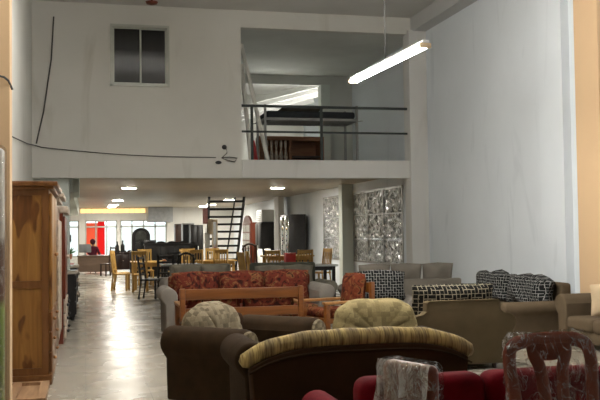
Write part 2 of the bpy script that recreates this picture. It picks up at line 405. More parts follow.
# the slab: tan ceiling below, mezzanine floor above
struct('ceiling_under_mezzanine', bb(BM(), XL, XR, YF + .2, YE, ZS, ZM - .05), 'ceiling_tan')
struct('floor_mezzanine', bb(BM(), XL, XR, YF + .2, 29, ZM - .05, ZM), 'mezzanine_paint')
struct('ceiling_mezzanine', bb(BM(), XL, XR, YF + .2, 23.3, 5.7, 5.82), 'mezzanine_paint')
b = BM()                                                                                               # partition with a wide doorway
bb(b, 2.9, 4.0, 23, 23.15, ZM, 5.45); bb(b, 2.9, XR, 23, 23.15, 5.45, 5.7); bb(b, 6.35, XR, 23, 23.15, ZM, 5.45)
struct('wall_mezzanine', b, 'mezzanine_paint')
struct('trim_11', bb(BM(), 6.13, 6.38, 22.88, 23.16, ZM, 5.45, r=.005), 'pale_green_paint')
struct('wall_mezzanine_side', bb(BM(), 2.75, 2.9, YF + .2, 28.6, ZM, 5.7), 'mezzanine_paint')
struct('wall_mezzanine_end', bb(BM(), 2.75, XR, 28.5, 28.7, ZM, ZC), 'plaster')
b = BM()
for y, z in ((24.0, 5.25), (24.9, 5.2), (25.9, 5.15), (27.0, 5.1)): box(b, 4.2, .16, .14, (4.9, y, z), (0, R(-14), R(-9)))
struct('trim_12', b, 'beam_white')                                                                    # roof beams of the back room
# sliding window in the facade
wn = bpy.data.objects.new('window_1', None); C.objects.link(wn); wn.location = (0, YF, 0); wn['kind'] = 'structure'
b = BM(); fwd = .045
bb(b, WX0, WX1, -.03, .1, WZ0, WZ0 + fwd); bb(b, WX0, WX1, -.03, .1, WZ1 - fwd, WZ1); bb(b, WX0, WX0 + fwd, -.03, .1, WZ0, WZ1); bb(b, WX1 - fwd, WX1, -.03, .1, WZ0, WZ1)
obj('frame', b, 'alu', wn, False)
xm = (WX0 + WX1) / 2
for i, (x0, x1, y) in enumerate(((WX0 + fwd, xm + .03, .02), (xm - .03, WX1 - fwd, .055))):
    b = BM(); bb(b, x0, x0 + .035, y, y + .03, WZ0 + fwd, WZ1 - fwd); bb(b, x1 - .035, x1, y, y + .03, WZ0 + fwd, WZ1 - fwd)
    bb(b, x0, x1, y, y + .03, WZ0 + fwd, WZ0 + fwd + .035); bb(b, x0, x1, y, y + .03, WZ1 - fwd - .035, WZ1 - fwd)
    s = obj('sash', b, 'alu', wn, False)
    obj('pane', bb(BM(), x0 + .035, x1 - .035, y + .012, y + .018, WZ0 + .08, WZ1 - .08), 'dark_glass', s, False)
struct('wall_behind_window', bb(BM(), XL, 2.75, 20.5, 20.6, ZM, 5.7), 'mezzanine_paint')
# foil-covered windows in the right wall
def foil_window(n, y0, y1, cols):
    wn = bpy.data.objects.new('window_%d' % n, None); C.objects.link(wn); wn.location = (XR, y0, .72); wn['kind'] = 'structure'
    H, W = 1.84, y1 - y0
    b = BM()
    bb(b, -.02, .1, 0, .06, 0, H); bb(b, -.02, .1, W - .06, W, 0, H); bb(b, -.02, .1, 0, W, 0, .05); bb(b, -.02, .1, 0, W, H - .05, H)
    ys = [0] + [c * W for c in cols] + [W]
    for y in ys[1:-1]: bb(b, -.015, .09, y - .02, y + .02, 0, H)
    zs = [0, .6, 1.22, H]
    for z in zs[1:-1]: bb(b, -.015, .09, 0, W, z - .012, z + .012)
    obj('frame', b, 'slat_metal', wn, False)
    for i in range(len(ys) - 1):
        for k in range(3):
            a0, a1, z0, z1 = ys[i] + .03, ys[i + 1] - .03, zs[k] + .015, zs[k + 1] - .015
            obj('pane', bb(BM(), .05, .056, a0, a1, z0, z1), 'dusty_glass', wn, False)
            rnd = random.Random(n * 31 + i * 7 + k)
            px, pz = rnd.random() * 9, rnd.random() * 9
            def fn(u, v):
                d = .022 * math.sin(9 * u + px + 3 * math.sin(6 * v + pz)) + .016 * math.sin(17 * v + 5 * u * px) * (1 if k < 2 else .3) + .02 * math.sin(26 * u + pz) * (1 if k == 2 else .4)
                return (.005 + d, a0 + (a1 - a0) * u, z0 + (z1 - z0) * v)
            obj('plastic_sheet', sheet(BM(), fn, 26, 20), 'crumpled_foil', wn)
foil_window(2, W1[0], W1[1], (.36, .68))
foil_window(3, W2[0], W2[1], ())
# far street front
b = BM()
FW = ((-.75, -.27), (0.0, 1.48), (1.62, 3.8))
xs = [XL, -.75, -.27, 0, 1.48, 1.62, 3.8, XR]
for i in range(0, 8, 2): bb(b, xs[i], xs[i + 1], YE, YE + .25, 0, ZS)
for x0, x1 in FW: bb(b, x0, x1, YE, YE + .25, 0, .5); bb(b, x0, x1, YE, YE + .25, 2.22, ZS)
struct('wall_front', b, 'beam_white')
for n, (x0, x1) in enumerate(FW):
    wn = bpy.data.objects.new('window_%d' % (n + 4), None); C.objects.link(wn); wn.location = (x0, YE, .5); wn['kind'] = 'structure'
    W, H = x1 - x0, 1.72
    b = BM(); k = max(1, round(W / .55))
    bb(b, 0, W, .05, .12, 0, .06); bb(b, 0, W, .05, .12, H - .06, H); bb(b, 0, W, .05, .12, 1.38, 1.44)
    for i in range(k + 1): x = min(max(W * i / k, .03), W - .03); bb(b, x - .03, x + .03, .05, .12, 0, H)
    obj('frame', b, 'alu', wn, False)
    obj('pane', bb(BM(), .03, W - .03, .08, .086, .05, H - .05), 'clear_glass', wn, False)
    if n == 1:
        obj('sticker', bb(BM(), .06, .58, .07, .074, .1, 1.6), 'vinyl_orange', wn, False, 'orange window film')
        obj('sticker', bb(BM(), .58, .9, .069, .073, .1, 1.68), 'vinyl_red', wn, False, 'bright red window film')
        obj('sticker', bb(BM(), .12, .5, .064, .068, .35, .62), 'vinyl_yellow', wn, False, 'yellow patch on the window film')
struct('trim_13', bb(BM(), 2.85, 4.0, 42.0, YE, 2.1, ZS), 'grey_plastic')      # shutter box over the right window
b = BM(); bb(b, 0, 3.0, -.06, 0, 0, .2, r=.01)
sl = thing('light_box', 'long yellow lit strip high above the street windows', 'light', (-.2, YE, 2.56))
obj('diffuser', b, 'strip_light', sl)
b = BM()
for i in range(13): bb(b, -.02 + i * .25, .0 + i * .25, -.075, -.055, 0, .2)
bb(b, -.03, 3.03, -.08, 0, -.02, 0); bb(b, -.03, 3.03, -.08, 0, .2, .22)
obj('frame', b, 'white_metal', sl, False)
# the street outside
struct('pavement', bb(BM(), -12, 18, YE + .3, YE + 16, -.2, -.02), 'pavement')
struct('street_facade', bb(BM(), -12, 18, YE + 15, YE + 15.5, 0, 2.2), 'street_wall')

# ------------------------------------------------------------------ light fittings
def tube_fixture(loc, rz, label):
    t = thing('fluorescent_lamp', label, 'lamp', loc, rz)
    b = BM(); bb(b, -.035, .035, -1.1, 1.1, .03, .06, r=.006); obj('housing', b, 'white_metal', t)
    for s in (-1, 1):
        b = BM(); cyl(b, (s * .036, -1.06, 0), (s * .036, 1.06, 0), .013); obj('tube', b, 'tube_light', t)
        b = BM(); bb(b, -.06, .06, s * 1.08 - .02, s * 1.08 + .02, -.02, .03, r=.008); obj('socket', b, 'beige_pillow', t)
    b = BM(); cyl(b, (0, 0, .07), (0, 0, ZC - loc[2]), .006, seg=6); obj('cord', b, 'cable', t)
    return t
tube_fixture((3.287, 9.45, 3.365), R(2.7), 'glowing double fluorescent lamp hung from the hall ceiling on one wire')
tube_fixture((1.3, 11.6, 5.2), R(2), 'added unseen double fluorescent lamp high above the wooden settee')  # extra lamp out of frame, added to brighten the left of the back wall
tube_fixture((1.4, 6.9, 5.1), R(2), 'added unseen double fluorescent lamp high above the red sofa')  # fill lamp added above the view so the beige pillar front is lit
bk = tube_fixture((6.88, 24.5, 4.7), R(0), 'fluorescent lamp in the back room of the mezzanine')
ring = None
for px, nm in ((1.165, 'left'), (5.28, 'right')):
    for k, y in enumerate((24.6, 33.2, 38.2, 40.8)):
        lab = ('%s round ceiling downlight in the %s row under the mezzanine' % (('nearest', 'second', 'third', 'farthest')[k], nm))
        if ring is None:
            t = thing('downlight', lab, 'light', (px, y, ZS), 0, 'downlights under the mezzanine'); ring = t
            b = BM(); cyl(b, (0, 0, -.03), (0, 0, 0), .21, .23, 28); obj('trim_ring', b, 'white_metal', t)
            b = BM(); cyl(b, (0, 0, -.036), (0, 0, -.0305), .18, .18, 28); obj('diffuser', b, 'downlight', t)
        else: dup(ring, (px, y, ZS), 0, lab)
hk = thing('ceiling_fixture', 'small brown fitting hanging from the ceiling at the top edge', 'fixture', (1.25, 17.0, ZC))
b = BM(); cyl(b, (0, 0, -.1), (0, 0, 0), .02); obj('stem', b, 'dark_wood', hk)
b = BM(); lathe(b, [(.03, -.16), (.1, -.14), (.12, -.1), (.04, -.08)]); obj('cup', b, 'red_wood', hk)

# wires on the walls
tag(obj('cable', tube(BM(), [(-.55 - .02, YF - .02, 5.73), (-.62, YF - .02, 4.9), (-.76, YF - .02, 3.9), (-.9, YF - .02, 3.27)], .015, 6), 'cable'), 'dark conduit slanting down the upper left of the back wall', 'cable')
pts = [(XL + .02, 9.5, 2.65), (XL + .02, 12.5, 2.85), (XL + .02, 16, 3.1), (-.93, YF - .03, 3.24)]
for i in range(12):
    t = i / 11; pts.append((-.8 + t * 3.35, YF - .02, 3.2 - .17 * t + -.05 * math.sin(PI * t)))
tag(obj('cable', tube(BM(), pts, .009, 6), 'cable'), 'long thin black cable sagging across the back wall', 'cable')
t = thing('junction_box', 'small dark wall outlet with looped wires beside the balcony opening', 'outlet', (2.72, YF, 3.18))
b = BM(); ball(b, (0, -.02, .06), .05, (1, .6, 1)); obj('outlet', b, 'dark_plastic', t)
obj('loose_wire', tube(BM(), [(.03, -.03, .03), (.05, -.04, -.06), (-.06, -.04, -.16), (.05, -.03, -.2), (.2, -.03, -.24), (.26, -.03, -.16), (.1, -.03, -.14), (-.04, -.03, -.15)], .009, 6), 'cable', t)
b = BM(); ball(b, (-.12, -.02, -.25), .045, (1.4, .5, .8)); obj('plug', b, 'dark_plastic', t)
tag(obj('cable', tube(BM(), [(-.7, 7.88, 2.86), (-.66, 7.87, 2.85), (-.625, 7.88, 2.82), (-.6, 7.95, 2.76)], .01, 6), 'cable'), 'short thin wire crossing the beige pillar at the left edge', 'cable')

# ------------------------------------------------------------------ balcony
t = thing('balcony_railing', 'dark metal railing with two rails along the balcony edge', 'railing', (OX0, YF + .06, ZM))
b = BM(); bb(b, 0, OX1 - OX0, -.02, .02, 1.08, 1.13); obj('top_rail', b, 'rail_green', t, False)
b = BM(); bb(b, 0, OX1 - OX0, -.015, .015, .56, .6); obj('middle_rail', b, 'rail_green', t, False)
for x in (.22, 1.68): obj('post', bb(BM(), x - .025, x + .025, -.025, .025, 0, 1.12), 'rail_green', t, False)
for i, (x0, z0, x1, z1, y) in enumerate(((3.7, ZM, 3.17, 5.45, YF + .4), (3.32, ZM, 3.16, 5.0, YF + .3))):
    b = BM(); tube(b, [(x0, y, z0), (x1, y + .1, z1)], .03, 6, flat=(.045, .03), up=(0, 1, 0))
    tag(obj('wooden_plank', b, 'pole_white', smooth=False), ('long pale plank standing almost upright at the balcony opening edge', 'shorter pale plank leaning left behind the balcony railing')[i], 'plank', 'planks leaning in the balcony opening')
# bunk bed with dark mattress
t = thing('bunk_bed', 'grey metal bunk bed with dark mattress on the mezzanine', 'bed', (3.95, 19.6, ZM))
for x in (0, 2.15):
    for y in (0, .95): obj('leg', bb(BM(), x - .025, x + .025, y - .025, y + .025, 0, 1.42), 'slat_metal', t, False)
b = BM(); bb(b, 0, 2.15, -.02, .02, 1.06, 1.12); bb(b, 0, 2.15, .93, .97, 1.06, 1.12); bb(b, -.02, .02, 0, .95, 1.06, 1.12); bb(b, 2.13, 2.17, 0, .95, 1.06, 1.12); obj('bed_frame', b, 'slat_metal', t, False)
b = BM()
for i in range(15): box(b, .06, 1.0, .015, (.1 + i * .14, .475, 1.08), (0, 0, R(28)))
obj('slat_grid', b, 'slat_metal', t, False)
obj('mattress', bb(BM(), .03, 2.12, 0, .93, 1.125, 1.28, r=.05), 'mattress_dark', t)
obj('blanket', pillow(BM(), 1.0, .8, .16, 10), 'dark_grey_fabric', t).matrix_local = Matrix.Translation((.9, .85, 1.36)) @ Euler((R(90), 0, 0)).to_matrix().to_4x4()
# wooden wall unit with open shelves behind the bed
t = thing('display_cabinet', 'reddish wooden cabinet frame standing behind the mezzanine railing', 'cabinet', (4.2, 21.6, ZM))
b = BM(); bb(b, 0, 1.65, 0, .5, .82, .92); bb(b, 0, .1, 0, .5, 0, .82); bb(b, 1.55, 1.65, 0, .5, 0, .82); bb(b, .75, .82, 0, .5, 0, .82); bb(b, 0, 1.65, .46, .5, 0, .9)
obj('frame', b, 'mezz_wood', t, False)
for i in range(5): obj('spindle', lathe(BM(), [(.03, 0), (.05, .1), (.025, .25), (.055, .42), (.025, .6), (.045, .75), (.03, .82)], 10, (.2 + i * .12, .08, 0)), 'carved_white', t)
obj('shelf', bb(BM(), .82, 1.55, .05, .46, .4, .44), 'dark_wood', t, False)
t = thing('traffic_cone', 'red cone standing behind the balcony railing', 'cone', (3.5, 18.7, ZM))
b = BM(); lathe(b, [(.11, .03), (.05, .4), (.03, .5)], 14); obj('cone', b, 'red_paint', t)
obj('base', bb(BM(), -.15, .15, -.15, .15, 0, .03, r=.01), 'red_paint', t)

# ------------------------------------------------------------------ upholstered seats (front faces local -Y)
def roll_outline(side, a, h, r, z0=.06):
    """outline in XZ of a rolled arm; side=+1 rolls outwards to +x, inner face at x=0"""
    o = [(0, z0), (0, h - r * .9)]
    cx, cz = a * .55, h - r
    for k in range(13):
        ang = R(170 - k * 17.5); o.append((cx + r * 1.05 * math.cos(ang), cz + r * math.sin(ang)))
    o += [(a * .78, h - 2.05 * r), (a * .74, z0)]
    return [(side * x, z) for x, z in o]
def sofa(name, label, cat, loc, rz, w, d, fab, back_fab=None, seat_fab=None, n=2, seat_h=.44, back_h=.82, arm_h=.62, arm_w=.26, arm_r=.12,
         back='cushion', cush_h=.52, cush_lift=0, panel_fab=None, group=None, leg='dark_wood', back_t=.16, crown=.0, cush_t=.2, cw=None, ct=R(-10), crumple=0):
    t = thing(name, label, cat, loc, rz, group)
    iw = w - 2 * arm_w
    obj('frame', bb(BM(), -iw / 2 - .01, iw / 2 + .01, -d / 2 + .04, d / 2 - .02, .08, seat_h - .13, r=.02), fab, t)
    for s in (-1, 1):
        b = prism(BM(), roll_outline(s, arm_w, arm_h, arm_r), -d / 2, d / 2 - .06, r=.025, seg=3); move(b, (s * iw / 2, 0, 0))
        a = obj('arm', b, fab, t)
    obj('back_panel', bb(BM(), -iw / 2 - .06, iw / 2 + .06, d / 2 - back_t, d / 2, .08, back_h, r=.04, seg=3), panel_fab or fab, t)
    for i in range(n):
        x = -iw / 2 + iw * (i + .5) / n
        obj('seat_cushion', bb(BM(), x - iw / n / 2 + .005, x + iw / n / 2 - .005, -d / 2, d / 2 - back_t, seat_h - .14, seat_h + .03, r=.05, seg=3), seat_fab or fab, t)
        if back == 'cushion':
            b = pillow(BM(), (cw or iw / n) * 1.0, cush_h, cush_t, 16, pinch=.16, wob=.015, crown=crown)
            if crumple:
                for v in b.verts:
                    q = v.co + Vector((i * 3.1, 0, 0)); v.co.y += crumple * math.sin(9 * q.x + 4 * math.sin(7 * q.z)) * .7; v.co.z += crumple * (math.sin(13 * q.x + 1) + .6 * math.sin(23 * q.x)) * (.4 + v.co.z / cush_h) * .6
            move(b, (x, d / 2 - back_t - cush_t * .5 - .02, seat_h + .02 + cush_lift), (ct, 0, 0))
            obj('back_cushion', b, back_fab or fab, t)
    for sx in (-1, 1):
        for sy in (-1, 1): obj('leg', cyl(BM(), (sx * (iw / 2 - .02), sy * (d / 2 - .12), 0), (sx * (iw / 2 - .02), sy * (d / 2 - .12), .09), .022, .03), leg, t)
    return t

# camelback sofa seen from behind (foreground)
def camelback(name, label, cat, loc, rz, w, d, h, fanmat, panel, with_back_roll=True, group=None, ribs=7, fan_h=.5, roll='brush_yellow'):
    t = thing(name, label, cat, loc, rz, group)
    iw = w - .4
    obj('frame', bb(BM(), -iw / 2, iw / 2, -d / 2 + .04, d / 2 - .06, .08, .3, r=.02), 'brown_fabric', t)
    obj('seat_cushion', bb(BM(), -iw / 2 + .01, iw / 2 - .01, -d / 2, d / 2 - .2, .3, .47, r=.06, seg=3), 'brown_fabric', t)
    for s in (-1, 1):
        b = prism(BM(), roll_outline(s, .24, .74, .12), -d / 2, d / 2 - .165, r=.03, seg=3); move(b, (s * iw / 2 * .96, 0, 0))
        a = obj('arm', b, 'brown_fabric', t)
        # patterned scroll panel on the arm front
        b = prism(BM(), [(x * .82 + s * .025, z * .86 + .08) for x, z in roll_outline(s, .24, .74, .12, .1)], -d / 2 - .022, -d / 2 + .02, r=.01); move(b, (s * iw / 2 * .96, 0, 0))
        obj('scroll_panel', b, fanmat, a, label='patterned arm front')
        for sy in (-1, 1): obj('leg', cyl(BM(), (s * (iw / 2 - .03), sy * (d / 2 - .12), 0), (s * (iw / 2 - .03), sy * (d / 2 - .12), .09), .022, .03), 'dark_wood', t)
    # curved back
    N = 28; hw = w / 2 - .02
    def top(u): return (h - .13) - .125 * abs(u) ** 4
    out = [(-hw + .06, .08)] + [(-hw + .03 + .03 * 0 + (2 * hw - .06) * i / N, top(2 * i / N - 1)) for i in range(N + 1)] + [(hw - .06, .08)]
    b = prism(BM(), out, d / 2 - .16, d / 2, r=.02); obj('back_panel', b, panel, t)
    pts = [(-hw * 1.0 + 2 * hw * i / N, d / 2 - .085, top(2 * i / N - 1) + .035) for i in range(N + 1)]
    pts = [(-hw - .03, d / 2 - .085, pts[0][2] - .018)] + pts + [(hw + .03, d / 2 - .085, pts[-1][2] - .018)]
    if with_back_roll:
        rr = [.025] + [.074 + .004 * math.sin(i * 1.3) - .014 * abs(2 * i / N - 1) ** 2 for i in range(N + 1)] + [.025]
        obj('top_roll', tube(BM(), pts, rr, 14, up=(0, 1, 0)), roll, t)
        obj('piping', tube(BM(), [(x * .985, d / 2 + .004, z - .075) for x, y, z in pts[1:-1]], .008, 6), 'brown_fabric', t)
    if fan_h:
        b = fan(BM(), iw * .96, fan_h, .26, ribs, flat=.6); move(b, (0, d / 2 - .24, .45), (R(-8), 0, 0))
        obj('tufted_back', b, fanmat, t)
    return t

camelback('sofa', 'dark brown sofa seen from behind with yellow patterned roll along its curved top', 'sofa', (1.885, 6.42, 0), PI + R(1), 1.7, .84, .845, 'tufted_yellow', 'brown_back', True, ribs=7, fan_h=.33)
def tub_chair(name, label, loc, rz, w, d, fanmat, fan_w, fan_h, ribs, fx=0, ah=.7):
    t = thing(name, label, 'armchair', loc, rz, None)
    iw = w - .44
    obj('frame', bb(BM(), -iw / 2, iw / 2, -d / 2 + .04, d / 2 - .06, .08, .3, r=.02), 'brown_fabric', t)
    obj('seat_cushion', bb(BM(), -iw / 2 + .01, iw / 2 - .01, -d / 2, d / 2 - .2, .3, .47, r=.06, seg=3), 'brown_fabric', t)
    for s in (-1, 1):
        b = prism(BM(), roll_outline(s, .28, ah, .14), -d / 2, d / 2 - .02, r=.045, seg=4); move(b, (s * iw / 2, 0, 0))
        a = obj('arm', b, 'brown_fabric', t)
        b = prism(BM(), [(x * .8 + s * .03, z * .86 + .08) for x, z in roll_outline(s, .28, ah, .14, .1)], -d / 2 - .025, -d / 2 + .02, r=.012); move(b, (s * iw / 2, 0, 0))
        obj('scroll_panel', b, fanmat, a, label='patterned arm front')
        for sy in (-1, 1): obj('leg', cyl(BM(), (s * (iw / 2 - .03), sy * (d / 2 - .12), 0), (s * (iw / 2 - .03), sy * (d / 2 - .12), .09), .022, .03), 'dark_wood', t)
    obj('back_panel', bb(BM(), -iw / 2 - .02, iw / 2 + .02, d / 2 - .14, d / 2, .08, .74, r=.06, seg=3), 'brown_back', t)
    b = fan(BM(), fan_w, fan_h, .3, ribs, flat=.62); move(b, (fx, d / 2 - .22, .44), (R(-8), 0, 0))
    obj('tufted_back', b, fanmat, t)
    return t
tub_chair('armchair', 'dark brown rolled-arm armchair with grey-beige tufted back beside the aisle', (1.42, 8.1, 0), R(45), 1.28, .88, 'tufted_beige', .8, .45, 4, -.17)
tub_chair('armchair', 'brown armchair with yellow-beige domed tufted back facing the dark brown sofa', (2.88, 8.5, 0), R(0), 1.1, .86, 'tufted_yellow', .92, .39, 5, 0, .5)

# tan armchair seen from behind, patterned cushion above its back
t = thing('armchair', 'tan armchair seen from behind with black patterned cushion over its flat back', 'armchair', (3.97, 9.42, 0), PI)
iw = .84
def tan_out():
    pts = [(-.43, .06), (-.42, .73), (-.4, .75), (.4, .75), (.42, .73), (.425, .64)]
    r = [(.47, .605), (.53, .595), (.585, .565), (.61, .51), (.6, .45), (.565, .4), (.545, .34), (.54, .06)]
    left = [(-x, z) for x, z in reversed(r)]
    return left + [(-.425, .64)] + [(-.42, .73), (-.4, .75), (.4, .75), (.42, .73), (.425, .64)] + r
obj('back_panel', prism(BM(), tan_out(), .3, .44, r=.015), 'taupe_fabric', t)
obj('piping', tube(BM(), [(x, .445, z) for x, z in tan_out()[1:-1]], .006, 6, up=(0, 1, 0)), 'taupe_fabric', t)
for s in (-1, 1):
    b = prism(BM(), roll_outline(s, .2, .59, .1), -.44, .3, r=.02); move(b, (s * .4, 0, 0)); obj('arm', b, 'taupe_fabric', t)
    for sy in (-1, 1): obj('leg', cyl(BM(), (s * .38, sy * .36, 0), (s * .38, sy * .36, .09), .022, .03), 'dark_wood', t)
obj('frame', bb(BM(), -.4, .4, -.42, .3, .08, .3, r=.02), 'taupe_fabric', t)
obj('seat_cushion', bb(BM(), -.39, .39, -.44, .28, .3, .47, r=.05, seg=3), 'taupe_fabric', t)
b = pillow(BM(), .96, .5, .28, 14, pinch=.02, wob=.02); move(b, (.02, .14, .42), (R(-8), 0, 0)); obj('back_cushion', b, 'weave_black', t)

sofa('loveseat', 'brown loveseat against the right wall with crumpled grey-black patterned cushions', 'sofa', (6.0, 12.3, 0), R(-90), 2.66, 1.1, 'taupe_fabric_warm', 'weave_grey', None, n=2,
     back_h=.76, arm_h=.53, arm_w=.26, arm_r=.1, cush_h=.4, cush_t=.36, seat_h=.4, crumple=.03, crown=.03, cw=1.2)
sofa('armchair', 'brown armchair with black-white patterned back cushion between wooden chair and grey sofa', 'armchair', (4.33, 12.85, 0), R(-14), 1.1, .95, 'grey_fabric', 'weave_grey', None, n=1,
     back_h=.74, arm_h=.52, arm_w=.2, arm_r=.09, cush_h=.43, cush_t=.28, cw=.8, crown=.02)
sofa('sofa', 'brown sofa at the right edge in front of the beige column', 'sofa', (6.5, 9.55, 0), R(-90), 2.3, .95, 'taupe_fabric_warm', None, 'taupe_fabric_warm', n=3, seat_h=.36, back='none',
     back_h=.74, arm_h=.66, arm_w=.26, arm_r=.13, cush_h=.46)
b = pillow(BM(), .44, .4, .16, 12, pinch=.12); o = obj('throw_pillow', b, 'beige_pillow'); tag(o, 'beige throw pillow standing on the brown sofa by the beige column', 'pillow')
o.matrix_world = Matrix.Translation((6.47, 10.15, .395)) @ Euler((R(-12), 0, R(-30))).to_matrix().to_4x4()
# light grey sofa seen from behind, two cushions showing above the back
sofa('sofa', 'light grey sofa seen from behind below the foil-covered windows', 'sofa', (5.6, 15.35, 0), PI, 2.2, .92, 'light_grey_fabric', None, None, n=3, back_h=.66, arm_h=.56, arm_w=.2, arm_r=.09,
     cush_h=.46, cush_t=.24, ct=R(-6))
sofa('sofa', 'dark olive sofa behind the wooden chair with rust cushion', 'sofa', (3.52, 15.6, 0), R(2), 1.58, .9, 'dark_grey_fabric', 'dark_grey_fabric', None, n=2, back_h=.97, arm_h=.66, arm_w=.24, arm_r=.11, panel_fab='olive_fabric', cush_h=.46)
sofa('sofa', 'dusty grey sofa behind the left end of the floral sofa', 'sofa', (1.96, 15.3, 0), 0, 1.42, .9, 'grey_fabric', 'dark_grey_fabric', None, n=2, back_h=.98, arm_h=.76, arm_w=.24, arm_r=.11, panel_fab='dark_grey_fabric', cush_h=.5)
# floral sofa with grey arms
t = sofa('sofa', 'wide floral red sofa with grey rolled arms behind the wooden settee', 'sofa', (2.32, 13.25, 0), 0, 2.54, .95, 'grey_fabric', 'floral_red', 'floral_red', n=3, seat_h=.42, back_h=.87, arm_h=.74, arm_w=.23, arm_r=.115,
         cush_h=.49, panel_fab='floral_red', cw=.74, cush_t=.24)

# wooden settee and chair with floral cushions
def settee(name, label, cat, loc, rz, w, d, ncush, fab, h=.82, wood_='teak_rail', ch=.4, arms='teak_pale', lift=0):
    t = thing(name, label, cat, loc, rz)
    for s in (-1, 1):
        obj('back_post', bb(BM(), s * (w / 2 - .035) - .035, s * (w / 2 - .035) + .035, d / 2 - .06, d / 2, 0, h, r=.008), wood_, t)
        obj('leg', bb(BM(), s * (w / 2 - .035) - .035, s * (w / 2 - .035) + .035, -d / 2, -d / 2 + .07, 0, .54, r=.008), wood_, t)
        obj('armrest', bb(BM(), s * (w / 2 - .035) - .045, s * (w / 2 - .035) + .045, -d / 2 - .02, d / 2 - .06, .54, .58, r=.012), arms, t)
    obj('top_rail', bb(BM(), -w / 2 + .07, w / 2 - .07, d / 2 - .045, d / 2 - .01, h - .15, h - .01, r=.008), wood_, t)
    obj('middle_rail', bb(BM(), -w / 2 + .07, w / 2 - .07, d / 2 - .045, d / 2 - .01, h - .38, h - .26, r=.008), wood_, t)
    obj('seat_frame', bb(BM(), -w / 2 + .05, w / 2 - .05, -d / 2 + .03, d / 2 - .03, .28, .35, r=.01), wood_, t)
    iw = w - .18
    for i in range(ncush):
        x = -iw / 2 + iw * (i + .5) / ncush
        obj('seat_cushion', bb(BM(), x - iw / ncush / 2 + .005, x + iw / ncush / 2 - .005, -d / 2 + .05, d / 2 - .08, .352, .47, r=.04, seg=3), fab, t)
        b = pillow(BM(), iw / ncush * .98, ch, .18, 10); move(b, (x, d / 2 - .16, .45 + lift), (R(-8), 0, 0)); obj('back_cushion', b, fab, t)
    return t
settee('wooden_settee', 'orange-brown wooden settee seen from behind with two broad back rails', 'settee', (2.03, 12.08, 0), PI, 1.66, .74, 2, 'floral_red', h=.79, ch=.32)
settee('wooden_armchair', 'wooden armchair turned left with rust floral cushion', 'armchair', (3.38, 11.9, 0), R(-75), .72, .78, 1, 'floral_rust', h=.82, ch=.48)

# red sofa in front
t = thing('sofa', 'dark red velvet sofa seen from behind at the bottom edge', 'sofa', (2.49, 4.9, 0), PI)
obj('frame', bb(BM(), -1.08, 1.08, -.38, .38, .08, .34, r=.03), 'red_velvet', t)
for i in range(3):
    x = (-.73, 0, .73)[i]
    b = bb(BM(), x - .36, x + .36,   .2, .42, .32, .725, r=.07, seg=4); obj('back_cushion', b, 'red_velvet', t)
    b = bb(BM(), x - .36, x + .36, -.4, .2, .32, .47, r=.05, seg=3); obj('seat_cushion', b, 'red_velvet', t)
for s in (-1, 1):
    b = prism(BM(), roll_outline(s, .2, .55, .1), -.4, .4, r=.03, seg=3); move(b, (s * 1.02, 0, 0)); obj('arm', b, 'red_velvet', t)
    for sy in (-1, 1): obj('leg', cyl(BM(), (s * 1.0, sy * .3, 0), (s * 1.0, sy * .3, .09), .022, .03), 'dark_wood', t)

